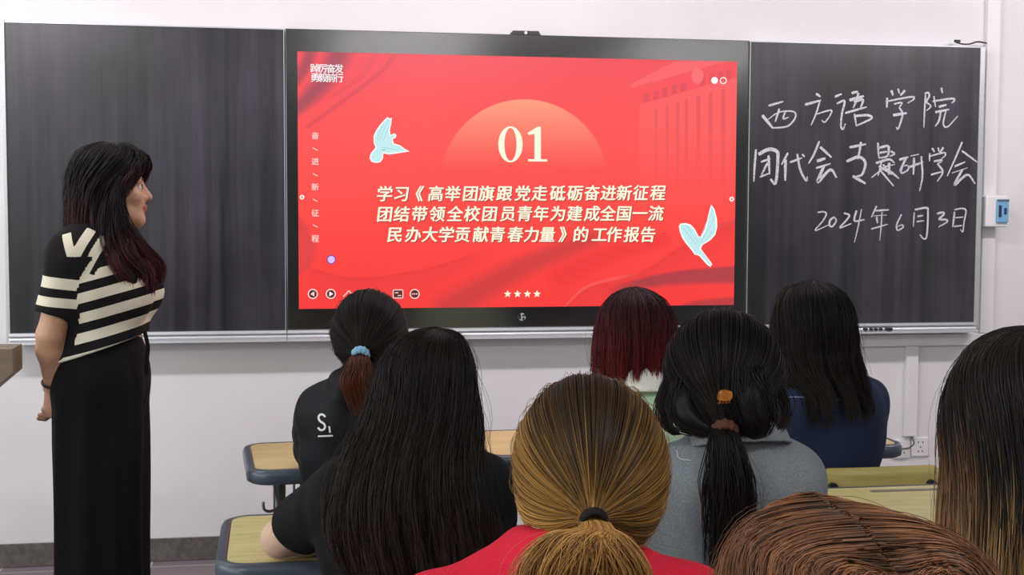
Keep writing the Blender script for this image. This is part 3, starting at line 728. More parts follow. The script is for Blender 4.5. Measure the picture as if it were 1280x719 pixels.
# ------------------------------------------------------------------ people
def head_prims(hc, H, sc=.95):
    """H columns: right, forward, up of the head"""
    T = lambda x, y, z: hc+H@(V3(x, y, z)*sc); R = H.T
    r = lambda *a: V3(*a)*sc
    pr = [('o', .01, T(0, -.008, .025), r(.074, .092, .099), R), ('o', .035, T(0, .028, -.045), r(.058, .062, .074), R),
          ('c', .02, T(-.014, .068, -.094), T(.014, .068, -.094), .017*sc, .017*sc),
          ('c', .018, T(-.045, .03, -.075), T(-.012, .066, -.096), .02*sc, .018*sc), ('c', .018, T(.045, .03, -.075), T(.012, .066, -.096), .02*sc, .018*sc),
          ('c', .012, T(0, .084, .014), T(0, .105, -.024), .008*sc, .0115*sc), ('c', .008, T(-.012, .09, -.028), T(.012, .09, -.028), .008*sc, .008*sc),
          ('c', .012, T(-.04, .072, .027), T(.04, .072, .027), .012*sc, .012*sc),
          ('o', .006, T(0, .0895, -.0535), r(.022, .0105, .0055), R), ('o', .006, T(0, .087, -.064), r(.019, .0105, .0065), R),
          ('o', .016, T(-.042, .06, -.022), r(.02, .022, .02), R), ('o', .016, T(.042, .06, -.022), r(.02, .022, .02), R)]
    for s in (-1, 1):
        pr.append(('o', .006, T(s*.076, -.008, -.008), r(.009, .018, .031), R))
    cut = [T(-.032, .099, .006), T(.032, .099, .006)]
    return pr, cut, T
def hand_prims(w, fdir, pdir, side, curl=.5):
    """w wrist, fdir finger direction, pdir palm normal, side=+1 thumb towards cross(fdir,pdir)"""
    f = nrm(fdir); n = nrm(pdir-f*(pdir@f)); s = np.cross(f, n)*side
    R = np.stack([s, f, n]); pr = [('e', .015, w+f*.012, w+f*.075, .036, .04, R, V3(1, 1, .38))]
    for i, (o, L) in enumerate(((.027, .066), (.009, .074), (-.009, .07), (-.026, .055))):
        a = w+f*.078+s*o; p = a; ang = 0
        for j, fr in enumerate((.45, .32, .26)):
            ang += curl*(.55+.35*j); d = f*math.cos(ang)+n*math.sin(ang); q = p+d*L*fr
            pr.append(('c', .004, p, q, .0085-.0008*j, .0080-.0008*j)); p = q
    a = w+f*.025+s*.03; b_ = a+(f*.6+s*.7+n*.3)*.04; c = b_+nrm(f*.9+s*.1+n*.5)*.032
    pr += [('c', .008, a, b_, .0125, .0105), ('c', .004, b_, c, .0098, .008)]
    return pr
def human(sp):
    """world-space joints -> named primitive lists. sp keys: hc head centre, hy head yaw, hp pitch, sc shoulder centre, yaw, sw, pel, el, wr, hip..."""
    yw = sp.get('yaw', 0); B = rotz(yw); rt, fw = B[:, 0], B[:, 1]; up = V3(0, 0, 1)
    H = rotz(sp.get('hy', yw)) @ rotx(sp.get('hp', 0)); hs = sp.get('hs', .95); hc = np.array(sp['hc'], float)
    sc, pel = np.array(sp['sc'], float), np.array(sp['pel'], float); sw = sp.get('sw', .16)
    ax = nrm(sc-pel); R = np.stack([rt, np.cross(ax, rt), ax]); k = sp.get('g', 1.0)
    ch = sc-ax*.115; ab = pel+(sc-pel)*.42
    hp, cut, T = head_prims(hc, H, hs)
    nb = sc+ax*.035-fw*.01; nt = T(0, -.025, -.06)
    G = {'head': hp, 'cut': cut, 'T': T, 'H': H}
    G['neck'] = [('c', .03, nb, nt, .052, .048)]
    SL, SR = sc-rt*sw-up*.03+sp.get('dL', V3(0, 0, 0)), sc+rt*sw-up*.03+sp.get('dR', V3(0, 0, 0))
    G['torso'] = [('e', .03, pel-rt*.075, pel+rt*.075, .105*k, .105*k, R, V3(1, .95, 1)), ('e', .08, pel, ab, .125*k, .115*k, R, V3(1, .8, 1)),
                  ('e', .08, ab, ch, .115*k, .125*k, R, V3(1, .8, 1)), ('e', .07, ch-rt*.07, ch+rt*.07, .095*k, .095*k, R, V3(1, .95, 1)),
                  ('c', .06, sc-rt*.08-ax*.03-fw*.05, sc+rt*.08-ax*.03-fw*.05, .06, .06),
                  ('c', .04, SL, sc-rt*.05, .044, .046), ('c', .04, SR, sc+rt*.05, .044, .046), ('c', .04, sc-rt*.06, nb+ax*.03, .042, .040), ('c', .04, sc+rt*.06, nb+ax*.03, .042, .040)]
    bu = sp.get('bust', .045)
    for s in (-1, 1): G['torso'].append(('o', .04, ch+rt*s*.07+fw*(.075+bu*.35)-ax*.03, V3(.06, .055, .06)))
    E, Wr = [np.array(e, float) for e in sp['el']], [np.array(e, float) for e in sp['wr']]
    G['up'] = [[('c', .03, S_, e, .047, .038)] for S_, e in zip((SL, SR), E)]
    G['lo'] = [[('c', .02, e, e+(q-e)*.3, .037, .039), ('c', .02, e+(q-e)*.3, q, .039, .025)] for e, q in zip(E, Wr)]
    G['hand'] = hand_prims(Wr[0], sp['fd'][0], sp['pn'][0], sp.get('ts', (1, -1))[0], sp.get('curl', .45))+hand_prims(Wr[1], sp['fd'][1], sp['pn'][1], sp.get('ts', (1, -1))[1], sp.get('curl', .45))
    G['leg'] = []
    for hip, kn, an in zip(sp['hip'], sp['kn'], sp['an']):
        hip, kn, an = (np.array(q, float) for q in (hip, kn, an))
        G['leg'].append([('c', .05, hip, kn, .082, .056), ('c', .03, kn, kn+(an-kn)*.35, .054, .05), ('c', .03, kn+(an-kn)*.35, an, .05, .034)])
    G['foot'] = [[('c', .02, an-up*.02, np.array(an)+fw*.14-up*.045, .032, .026), ('c', .02, an-fw*.03-up*.04, an, .03, .03)] for an in (np.array(a, float) for a in sp['an'])]
    G['S'] = (SL, SR); G['E'] = E; G['W'] = Wr; G['frame'] = (rt, fw, ax, sc, pel, nb)
    return G
def body_fn(G):
    def fn(P):
        d = union(P, G['torso']); d = smin(d, union(P, G['neck']), .035)
        h = union(P, G['head'])
        for c in G['cut']: h = smax(h, -(np.linalg.norm(P-c, axis=1)-.0175), .014)
        d = smin(d, h, .02)
        for i in (0, 1):
            d = smin(d, smin(union(P, G['up'][i]), union(P, G['lo'][i]), .015), .03); d = smin(d, union(P, G['leg'][i]), .04); d = smin(d, union(P, G['foot'][i]), .02)
        return smin(d, union(P, G['hand']), .012)
    return fn
def bounds(prims, pad):
    lo, hi = np.full(3, 1e9), np.full(3, -1e9)
    for p in prims:
        if p[0] == 'o': c, r = np.array(p[2]), np.max(p[3]); lo = np.minimum(lo, c-r); hi = np.maximum(hi, c+r)
        else:
            for q in (p[2], p[3]): r = max(p[4], p[5]); lo = np.minimum(lo, q-r); hi = np.maximum(hi, q+r)
    return lo-pad, hi+pad
def all_prims(G): return G['torso']+G['neck']+G['head']+sum(G['up'], [])+sum(G['lo'], [])+G['hand']+sum(G['leg'], [])+sum(G['foot'], [])
def add_body(G, root, m, vx=.006):
    fn = body_fn(G); lo, hi = bounds(all_prims(G), .02); v, f = sculpt(fn, lo, hi, vx)
    tint = np.clip(1-d_ell(v, G['T'](0, .093, -.058), V3(.026, .026, .0125))/.004, 0, 1)*(d_ell(v, G['T'](0, .093, -.058), V3(.026, .026, .0125)) < .004)
    return link('body', np_mesh('body', v, f, True, {'tint': tint*.8}), m, root)
def folds(P, amp, fr=34, j=0, sq=(1, 1, 1)):
    Q = P*np.array(sq); return amp*(wob(Q, fr, j)+.5*wob(Q, fr*2.1, (j+1) % 3))
def add_cloth(name, G, root, m, prims_fn, lo, hi, vx=.006, attr=None):
    v, f = sculpt(prims_fn, lo, hi, vx)
    return link(name, np_mesh(name, v, f, True, attr(v) if attr else None), m, root)
def plane(P, p, n): return (P-p)@nrm(n)
def top_fn(G, inf=.012, sleeve=.55, full=False, hem=None, neck=.0, amp=.004, fr=30, extra=(), flare=0, slr=.012, neckdrop=.0, seed=0):
    rt, fw, ax, sc, pel, nb = G['frame']
    pr = G['torso']
    def fn(P):
        q = P
        d = union(P, pr, inf+flare*0)
        for e in extra: d = smin(d, prim(P, e), e[1])
        for i in (0, 1):
            S_, E_, W_ = G['S'][i], G['E'][i], G['W'][i]
            if full:
                a = d_cap(P, S_, E_, .048+slr, .044+slr); a = smin(a, d_cap(P, E_, E_+(W_-E_)*.93, .047+slr, .034+slr), .02)
                a = smax(a, plane(P, E_+(W_-E_)*.93, W_-E_), .01)
            else:
                e = S_+(E_-S_)*sleeve
                a = d_cap(P, S_-(E_-S_)*.05, S_+(E_-S_)*(sleeve+.15), .047+slr, .050+slr)
                a = smax(a, plane(P, e, E_-S_), .008)
            d = smin(d, a, .03)
        d = d+folds(P, amp, fr, seed, (1, 1, .6))
        d = smax(d, plane(P, nb+ax*(.045+neck), ax+fw*(.25+neckdrop)), .008)
        if hem is not None: d = smax(d, plane(P, V3(*hem[0]), V3(*hem[1])), .006)
        return d
    return fn
def bottom_fn(G, inf=.012, wide=None, waist=None, hemz=.09):
    rt, fw, ax, sc, pel, nb = G['frame']
    def fn(P):
        d = union(P, G['torso'][:2], inf)
        for i in (0, 1): d = smin(d, union(P, G['leg'][i], inf if wide is None else wide), .03)
        d = d+folds(P, .0035, 22, 1, (1, 1, .4))
        d = smax(d, plane(P, waist if waist is not None else pel+ax*.13, ax), .006)
        return np.maximum(d, hemz-P[:, 2])
    return fn
SHOE = mat('dark_shoe_leather', (.02, .02, .022), .45, noise=.1, nscale=40)
def add_shoes(G, root, m=SHOE):
    for i in (0, 1):
        pr = G['foot'][i]; lo, hi = bounds(pr, .03)
        def fn(P): return np.maximum(np.maximum(union(P, pr, .007), .002-P[:, 2]), P[:, 2]-.105)
        v, f = sculpt(fn, lo, hi, .007); link('shoe', np_mesh('shoe', v, f), m, root)

# ------------------------------------------------------------------ hair
def strands(paths, rad, cols):
    """paths (n,m,3), rad (n,m), cols (n,m,3) -> three-sided tapering strands"""
    n, m, _ = paths.shape
    t = np.gradient(paths, axis=1); t /= np.maximum(np.linalg.norm(t, axis=2, keepdims=True), 1e-9)
    ref = np.where(np.abs(t[..., :1]) < .8, np.array([1., 0, 0]), np.array([0, 1., 0]))
    ref = np.broadcast_to(np.where(np.abs(t[:, m//2:m//2+1, :1]) < .8, np.array([1., 0, 0]), np.array([0, 1., 0])), t.shape)
    a = np.cross(t, ref); a /= np.maximum(np.linalg.norm(a, axis=2, keepdims=True), 1e-9); b = np.cross(t, a)
    vs = [paths+(a*math.cos(q)+b*math.sin(q))*rad[..., None] for q in (0, 2*PI/3, 4*PI/3)]
    v = np.stack(vs, 2).reshape(-1, 3); c = np.repeat(cols.reshape(-1, 3), 3, 0)
    base = (np.arange(n)[:, None]*m+np.arange(m-1)[None])*3
    q = [np.stack([base+k, base+(k+1) % 3, base+3+(k+1) % 3, base+3+k], -1).reshape(-1, 4) for k in range(3)]
    return v, np.concatenate(q), c
def hair_mesh(name, pieces, root, m=None):
    vs, fs, cs, o = [], [], [], 0
    for v, f, c in pieces: vs.append(v); fs.append(f+o); cs.append(c); o += len(v)
    return link(name, np_mesh(name, np.concatenate(vs), np.concatenate(fs), True, {'Col': np.concatenate(cs)}), m or HAIR, root)
def prof_eval(prof, s):
    out = np.stack([np.interp(s, np.linspace(0, 1, len(prof)), prof[:, k]) for k in range(prof.shape[1])], -1); return out
def dense(prof, n=160):
    P = smooth_path(prof, n); L = np.concatenate([[0], np.cumsum(np.linalg.norm(np.diff(P[:, [0, 3, 4]], axis=0), axis=1))]); L /= L[-1]
    return np.stack([np.interp(np.linspace(0, 1, n), L, P[:, k]) for k in range(P.shape[1])], 1)
def px_profile(rows, Y):
    """rows: (y, xleft, xright, centre offset in depth, half depth, face opening) measured at depth Y"""
    out = []
    for y, xl, xr, cy, b_, gap in rows:
        l, r = at(xl, y, Y+cy), at(xr, y, Y+cy)
        out.append(((l[2]+r[2])/2, (l[0]+r[0])/2, Y+cy, max((r[0]-l[0])/2, .002), b_, gap))
    return np.array(out)
def loose(rng, prof, n, m=22, jit=.25, rad=.0011, col=None, clump=70, wave=.006, wfreq=9, fly=.03, inner=.86, jag=.03, frizz=.004, drop=0.0):
    pf = dense(prof)
    ph = rng.uniform(-PI, PI, n); nc = clump
    cph = rng.uniform(-PI, PI, nc); ci = np.argmin(np.abs(np.angle(np.exp(1j*(ph[:, None]-cph[None])))), 1)
    send = 1-jit*rng.random(n)**2*.6-jag*rng.random(nc)[ci]
    s = np.linspace(0.0, 1, m)[None]*send[:, None]
    q = prof_eval(pf, s); z, cx, cy, a, b_, gap = (q[..., k] for k in range(6))
    rho = inner+(1-inner)*rng.random(n)**.6; isfly = rng.random(n) < fly; rho = np.where(isfly, 1+rng.random(n)*.07, rho)
    rho = 1-(1-rho)[:, None]*np.minimum(1, s*6+.15)
    psi = np.angle(np.exp(1j*(ph+PI/2)))[:, None]
    dphi = np.angle(np.exp(1j*(cph[ci]-ph)))[:, None]
    psi = psi+dphi*.55*np.clip(s*1.4-.25, 0, 1)
    psi = psi+rng.normal(size=(nc, 1))[ci]*.05*s+rng.normal(size=(n, 1))*.04*s
    psi = psi*(1-gap/PI); p = psi-PI/2
    wv = np.sin(s*wfreq+rng.random((nc, 1))[ci]*6.28+rng.random((n, 1))*.8)*wave*np.clip(s*2-.5, 0, 1)
    cr = 1+.035*np.sin(rng.random((nc, 1))[ci]*6.28)*np.clip(s*2-.2, 0, 1)
    P = np.stack([cx+(a*rho*cr+wv)*np.cos(p), cy+(b_*rho*cr+wv)*np.sin(p), z+wv*.3], -1)
    if drop: P[..., 2] -= drop*np.clip(-np.sin(p), 0, 1)**1.5*np.exp(-(s/.16)**2)
    fa = np.where(isfly, 2.6, 1.0)[:, None, None]*frizz
    for q_ in (3.1, 7.3):
        P += fa*(3/q_)*rng.normal(size=(n, 1, 3))*(np.sin(s*q_*2+rng.random((n, 1))*6.28)*np.clip(s*2.5-.1, 0, 1))[..., None]
    P += rng.normal(size=(n, 1, 3))*.0015
    r = rad*(.8+.4*rng.random((n, 1)))*np.clip(1.25-s/send[:, None]*.9, .3, 1)*np.where(isfly, .35, 1)[:, None]
    C = col(rng, P, s/send[:, None], n, psi)
    return strands(P, r, C)
def loose_shell(prof, sc, c, n=48, m=60, cut=1.0, drop=0.0):
    pf = dense(prof); s = np.linspace(.0, cut, m); q = prof_eval(pf, s)
    psi = np.linspace(-PI, PI, n)
    P = []
    for r in q:
        p = psi*(1-r[5]/PI)-PI/2; P.append(np.stack([r[1]+r[3]*sc*np.cos(p), r[2]+r[4]*sc*np.sin(p), r[0]-.006-drop*np.clip(-np.sin(p), 0, 1)**1.5*math.exp(-(s[len(P)]/.16)**2)], 1))
    v = np.array(P).reshape(-1, 3); idx = np.arange(m*n).reshape(m, n)
    f = np.stack([idx[:-1, :-1], idx[1:, :-1], idx[1:, 1:], idx[:-1, 1:]], -1).reshape(-1, 4)
    return v, f, np.repeat(np.array(c, float)[None], len(v), 0)
def frame_of(d):
    d = nrm(d); a = nrm(np.cross(d, [0, 0, 1] if abs(d[2]) < .9 else [1, 0, 0])); return a, np.cross(d, a)
def swept(rng, c, rad3, tie, n, face=(0, .90, -.43), open_=62, m=20, rad=.0011, col=None, gather=.012, fly=.03, puff=.02, part=None):
    """hair combed back over the skull to a tie point"""
    f = nrm(face); e1, e2 = frame_of(f); al = np.radians(open_+rng.random(n)**1.8*60); be = rng.uniform(0, 2*PI, n)
    clump = rng.uniform(0, 2*PI, 90); ci = np.argmin(np.abs(np.angle(np.exp(1j*(be[:, None]-clump[None])))), 1)
    d0 = np.cos(al)[:, None]*f+np.sin(al)[:, None]*(np.cos(be)[:, None]*e1+np.sin(be)[:, None]*e2)
    dT = nrm((tie-c)/rad3); om = np.arccos(np.clip(d0@dT, -1, 1)); t = np.linspace(0, 1, m)[None, :, None]
    so = np.maximum(np.sin(om), 1e-4)[:, None, None]
    D = (np.sin((1-t)*om[:, None, None])*d0[:, None]+np.sin(t*om[:, None, None])*dT)/so
    D /= np.linalg.norm(D, axis=2, keepdims=True)
    rho = .93+.07*rng.random((n, 1, 1))**.7; isf = rng.random((n, 1, 1)) < fly; rho = np.where(isf, 1.0+.06*rng.random((n, 1, 1)), rho)
    rho = rho+puff*np.sin(PI*np.clip(t, 0, 1))*(.5+.5*rng.random(90)[ci][:, None, None])+.012*np.sin(clump[ci]*7)[:, None, None]*np.sin(PI*t)
    P = c+rad3*D*rho
    w_ = np.clip((t-.78)/.22, 0, 1)**1.5
    arr = d0-(d0@dT)[:, None]*dT; arr /= np.maximum(np.linalg.norm(arr, axis=1, keepdims=True), 1e-6)
    tgt = tie+arr[:, None]*gather*(.4+.6*rng.random((n, 1, 1)))
    P = P*(1-w_)+tgt*w_; P += rng.normal(size=(n, 1, 3))*.001
    r = rad*(.8+.4*rng.random((n, 1)))*np.ones((1, m))*np.where(isf[:, :, 0], .35, 1)
    return strands(P, r, col(rng, P, np.broadcast_to(t[..., 0], (n, m)), n, be[:, None]))
def cap_shell(c, rad3, face, open_, colr, sc=.955, nu=40, nv=40):
    f = nrm(face); e1, e2 = frame_of(f); al = np.radians(np.linspace(open_, 180, nv)); be = np.linspace(0, 2*PI, nu)
    A, B_ = np.meshgrid(al, be, indexing='ij')
    D = np.cos(A)[..., None]*f+np.sin(A)[..., None]*(np.cos(B_)[..., None]*e1+np.sin(B_)[..., None]*e2)
    v = (c+rad3*D*sc).reshape(-1, 3); idx = np.arange(nu*nv).reshape(nv, nu)
    q = np.stack([idx[:-1, :-1], idx[1:, :-1], idx[1:, 1:], idx[:-1, 1:]], -1).reshape(-1, 4)
    return v, q, np.repeat(np.array(colr, float)[None], len(v), 0)
def tail(rng, guide, radii, n, m=20, rad=.0011, col=None, wave=.003, wfreq=8, jit=.2, flat=1.0, clump=24, fly=.05, s0=0):
    """bundle of strands along a guide; radii at the guide points"""
    G = smooth_path(guide, 60); R = np.interp(np.linspace(0, 1, 60), np.linspace(0, 1, len(radii)), radii)
    send = 1-jit*rng.random(n)**1.5; s = np.linspace(0, 1, m)[None]*send[:, None]
    g = np.stack([np.interp(s, np.linspace(0, 1, 60), G[:, k]) for k in range(3)], -1); r = np.interp(s, np.linspace(0, 1, 60), R)
    th0 = rng.uniform(0, 2*PI, clump); q0 = np.sqrt(rng.random(clump)); ci = rng.integers(0, clump, n)
    th = rng.uniform(0, 2*PI, n); q = np.sqrt(rng.random(n)); xy = np.stack([q*np.cos(th), q*np.sin(th)], 1); cxy = np.stack([q0*np.cos(th0), q0*np.sin(th0)], 1)[ci]
    k = np.clip(s*1.3-.1, 0, .72)[..., None]; xy = xy[:, None]*(1-k)+(cxy[:, None]+xy[:, None]*.25)*k
    isf = rng.random((n, 1, 1)) < fly; xy = xy*np.where(isf, 1.25, 1)
    td = nrm(G[-1]-G[0]); e1 = nrm(np.cross(td, [0, 1, 0.])); e2 = np.cross(td, e1)
    wv = np.sin(s*wfreq+rng.random((clump, 1))[ci]*6.28+rng.random((n, 1)))*wave*np.clip(s*2, 0, 1)
    wv = wv+np.sin(s*5+rng.random((n, 1))*6.28)*.003*np.clip(s*2, 0, 1)
    P = g+e1*(xy[..., 0]*r+wv)[..., None]+e2*(xy[..., 1]*r*flat+wv*.5)[..., None]
    rr = rad*(.8+.4*rng.random((n, 1)))*np.clip(1.3-s/send[:, None]*.95, .3, 1)*np.where(isf[:, :, 0], .4, 1)
    return strands(P, rr, col(rng, P, s/send[:, None], n, th[:, None]))
def tail_core(guide, radii, colr, sc=.8, n=14, flat=1.0):
    G = smooth_path(guide, 24); R = np.interp(np.linspace(0, 1, 24), np.linspace(0, 1, len(radii)), radii)*sc; R[-1] *= .3
    td = nrm(G[-1]-G[0]); e1 = nrm(np.cross(td, [0, 1, 0.])); e2 = np.cross(td, e1); a = np.linspace(0, 2*PI, n, endpoint=False)
    v = (G[:, None]+e1*(np.cos(a)[None, :, None]*R[:, None, None])+e2*(np.sin(a)[None, :, None]*R[:, None, None]*flat)).reshape(-1, 3)
    f = [(i*n+k, i*n+(k+1) % n, (i+1)*n+(k+1) % n, (i+1)*n+k) for i in range(23) for k in range(n)]
    return v, np.array(f), np.repeat(np.array(colr, float)[None], len(v), 0)
def two_tone(root, tip, a, b_, var=.25):
    root, tip = lin(root), lin(tip)
    def f(rng, P, t, n, psi):
        w_ = ss(t, a, b_)[..., None]; v = 1+var*rng.normal(size=(n, 1, 1)); return np.clip((root*(1-w_)+tip*w_)*np.clip(v, .35, 2), 0, 1)
    return f
def add_tie(name, c, axis, R, r, m, root, bumpy=0):
    a, b_ = frame_of(axis); n, k = 40, 10; vs = []
    for i in range(n):
        th = 2*PI*i/n; o = a*math.cos(th)+b_*math.sin(th); rr = r*(1+bumpy*math.sin(th*11))
        for j in range(k):
            q = 2*PI*j/k; vs.append(c+o*(R+rr*math.cos(q))+nrm(axis)*rr*math.sin(q)*1.4)
    f = [(i*k+j, ((i+1) % n)*k+j, ((i+1) % n)*k+(j+1) % k, i*k+(j+1) % k) for i in range(n) for j in range(k)]
    return link(name, np_mesh(name, np.array(vs), np.array(f)), m, root)

def onto(obj, root, pts2, Y0, depth=.0015, name='print', m=None, direction=(0, 1, 0), polys=None):
    """lays flat pieces (photo positions) on the surface of a garment facing the room"""
    bm = bmesh.new(); bm.from_mesh(obj.data); b = Vector(base_of(obj.parent)); bt = BVHTree.FromBMesh(bm)
    vs, fs, o = [], [], 0
    for poly in polys:
        idx = []
        for x, y in poly:
            p = Vector(at(x, y, Y0))-b; d = Vector(nrm(np.array(p)+np.array(b)-CAM))
            hit = bt.ray_cast(Vector(CAM)-b, d)
            if hit[0] is None: hit = (p, -d, 0, 0)
            vs.append(tuple(hit[0]-d*depth+b)); idx.append(o); o += 1
        fs.append(idx)
    bm.free(); me = bpy.data.meshes.new(name); me.from_pydata(vs, [], fs); me.update()
    return link(name, me, m, obj.parent if root is None else root)
def strip(pts, wd, n=24):
    p = smooth_path(pts, n); out = []
    for a, c in zip(p[:-1], p[1:]):
        t = (c-a)/max(np.linalg.norm(c-a), 1e-6); q = np.array([-t[1], t[0]])*wd/2; out.append([tuple(a+q), tuple(c+q), tuple(c-q), tuple(a-q)])
    return out

def seated(hx, hy_, hz, sx, sy, sz, sw=.155, lean=.0, el=None, wr=None, **kw):
    px_, py = sx, sy+kw.pop('back', .06)
    sp = dict(hc=(hx, hy_, hz), sc=(sx, sy, sz), sw=sw, pel=(px_, py, .545))
    sp['el'] = el or [(sx-sw-.07, sy+.20, .818), (sx+sw+.07, sy+.20, .818)]
    sp['wr'] = wr or [(sx-.10, sy+.36, .802), (sx+.10, sy+.36, .802)]
    sp['fd'] = [V3(.5, .8, 0), V3(-.5, .8, 0)]; sp['pn'] = [V3(0, 0, -1), V3(0, 0, -1)]; sp['ts'] = (-1, 1); sp['curl'] = .12
    sp['hip'] = [(px_-.085, py+.02, .53), (px_+.085, py+.02, .53)]; sp['kn'] = [(px_-.1, py+.44, .50), (px_+.1, py+.44, .50)]
    sp['an'] = [(px_-.1, py+.40, .085), (px_+.1, py+.40, .085)]
    sp.update(kw); return sp
JEANS = cloth('dark_trouser_cloth', srgb(34, 36, 44))
def person(label, x, y): return thing('person', label, 'person', (x, y, 0))
def base_person(label, sp, skin=SKIN, vx=.0065):
    root = person(label, sp['pel'][0], sp['pel'][1]); G = human(sp)
    add_body(G, root, skin, vx)
    v, f = sculpt(bottom_fn(G), *bounds(G['torso'][:2]+sum(G['leg'], []), .04), .009); link('trousers', np_mesh('trousers', v, f), JEANS, root)
    add_shoes(G, root)
    return root, G
def face_bits(G, root):
    T, H = G['T'], G['H']
    for s in (-1, 1):
        c = T(s*.032, .0718, .006); b = MB(); b.lathe([(.0005, -.0115), (.006, -.0098), (.0098, -.006), (.0115, 0), (.0098, .006), (.006, .0098), (.0005, .0115)], (0, 0, 0), 18)
        me_o = b.build('eye', mat('eye_white', srgb(225, 220, 215), .25, noise=.02), root, False)
        me_o.data.transform(Matrix.Translation(Vector(c-base_of(root))))
        f = nrm(H[:, 1]); i = MB(); a_, b2 = frame_of(f)
        i.tube([c+f*.0098, c+f*.0122], .0055, 16); i.build('iris', mat('dark_iris', srgb(30, 20, 16), .2, noise=.1), me_o)
        pts = [T(s*(.014+.036*q), .0885-.012*q*q, .029+.006*math.sin(q*2.2)) for q in np.linspace(0, 1, 9)]
        MB().tube(pts, .003, 6, rs=[.0026*(1-.7*q) for q in np.linspace(0, 1, 9)]).build('eyebrow', mat('brow_hair', srgb(44, 32, 28), .7, noise=.2), root)
        pts = [T(s*(.018+.03*q), 0.0865-.006*(2*q-1)**2, .0125+.003*math.sin(PI*q)) for q in np.linspace(0, 1, 9)]
        MB().tube(pts, .0014, 6).build('eyelashes', mat('lash_black', srgb(20, 16, 16), .7, noise=.1), root)

# ------------------------------------------------------------------ the standing woman
rng = np.random.default_rng(7)
hc = V3(-.53, -1.45, 1.537)
sp = dict(hc=hc, yaw=math.radians(-95), hy=math.radians(-80), hp=math.radians(2), sc=(-.575, -1.45, 1.375), sw=.15, pel=(-.570, -1.45, .985), bust=.05,
          dR=V3(-.045, .02, -.005), dL=V3(-.045, -.02, -.005), el=[(-.69, -1.30, 1.12), (-.692, -1.60, 1.12)], wr=[(-.708, -1.40, .968), (-.700, -1.53, .972)],
          fd=[V3(.0, -.55, -.85), V3(-.12, .35, -.93)], pn=[V3(-.9, -.2, .1), V3(.75, .55, .1)], ts=(1, -1), curl=.55,
          hip=[(-.575, -1.36, .93), (-.575, -1.54, .93)], kn=[(-.568, -1.365, .50), (-.572, -1.535, .50)], an=[(-.585, -1.36, .085), (-.59, -1.54, .085)])
root = person('woman standing by the blackboard in a striped knit top and wide black trousers', -.58, -1.45)
G = human(sp); add_body(G, root, SKIN_T, .005); face_bits(G, root)
hemp = (V3(-.68, -1.45, 1.035), V3(.33, 0, -1))
tf = top_fn(G, inf=.020, sleeve=.76, slr=.014, hem=hemp, amp=.0045, fr=24, neck=-.005)
def stripes(v):
    xw, z = v[:, 0], v[:, 2]
    SR, ER = G['S'][1], G['E'][1]; SL, EL = G['S'][0], G['E'][0]
    da = np.minimum(d_cap(v, SR, ER, .058, .052), d_cap(v, SL, EL, .058, .052)); dt = union(v, G['torso'][:5])
    out_ = np.minimum(np.abs(v[:, 1]+1.45), 9)
    sl = (da < dt-.004) & (z < 1.345)
    wv = z-.27*(xw+.42); tor = np.cos((wv-1.277)*2*PI/.0575)*.0105+.0008
    def band(zz, y0, y1):
        a, b_ = at(80, y0, -1.64)[2], at(80, y1, -1.64)[2]; return (a-b_)/2-np.abs(zz-(a+b_)/2)
    zs = z+.12*(xw+.66)
    slv = np.maximum(band(zs, 347.5, 361.5), band(zs, 372.5, 384.5))
    def seg(p, q, wd):
        a, b_ = at(*p, -1.60)[[0, 2]], at(*q, -1.60)[[0, 2]]; e = b_-a; L = np.linalg.norm(e); e = e/L; Q = v[:, [0, 2]]-a; t = Q@e
        return np.minimum(wd-np.abs(Q[:, 0]*e[1]-Q[:, 1]*e[0]), np.minimum(t+.004, L-t))
    vee = np.maximum(seg((94.5, 324), (84, 292), .0125), seg((95.5, 324), (113, 287), .0135))
    a, b_ = at(126, 303, -1.60)[[0, 2]], at(107, 343, -1.60)[[0, 2]]; e = (b_-a)/np.linalg.norm(b_-a)
    sd = -((v[:, 0]-a[0])*e[1]-(v[:, 2]-a[1])*e[0])             # distance to the right of the slanting shoulder band
    dia = .0135-np.abs(sd); low = z < b_[1]
    body_ = np.where(low | (sd > .026), tor, np.where(sd > -.0135, dia, vee))
    res = np.where(sl, slv, body_); seam = np.abs(da-dt+.004)
    res = np.where((seam < .006) & (sd > .03) & (z < 1.33) & (xw < -.52), -.01, res)
    return {'stripe': res}
k = NT('striped_knit'); a = k.n('ShaderNodeAttribute', attribute_name='stripe'); g = k.n('ShaderNodeMath', operation='GREATER_THAN'); g.inputs[1].default_value = 0
k.l(a.outputs['Fac'], g.inputs[0]); mx = k.n('ShaderNodeMix', data_type='RGBA'); k.l(g.outputs[0], mx.inputs[0])
mx.inputs[6].default_value = (*srgb(24, 21, 24), 1); mx.inputs[7].default_value = (*srgb(222, 216, 196), 1); k.l(mx.outputs[2], k.b.inputs['Base Color'])
nz = k.n('ShaderNodeTexNoise', Scale=320.0, Detail=3.0); k.l(k.coord(), nz.inputs['Vector']); k.bump(nz.outputs[0], .25, .004); k.b.inputs['Roughness'].default_value = .9; k.b.inputs['Specular IOR Level'].default_value = .2
lo, hi = bounds(G['torso']+sum(G['up'], []), .06)
add_cloth('striped_top', G, root, k.m, tf, lo, hi, .0045, stripes)
BT = cloth('black_crepe', srgb(9, 9, 10), .95)
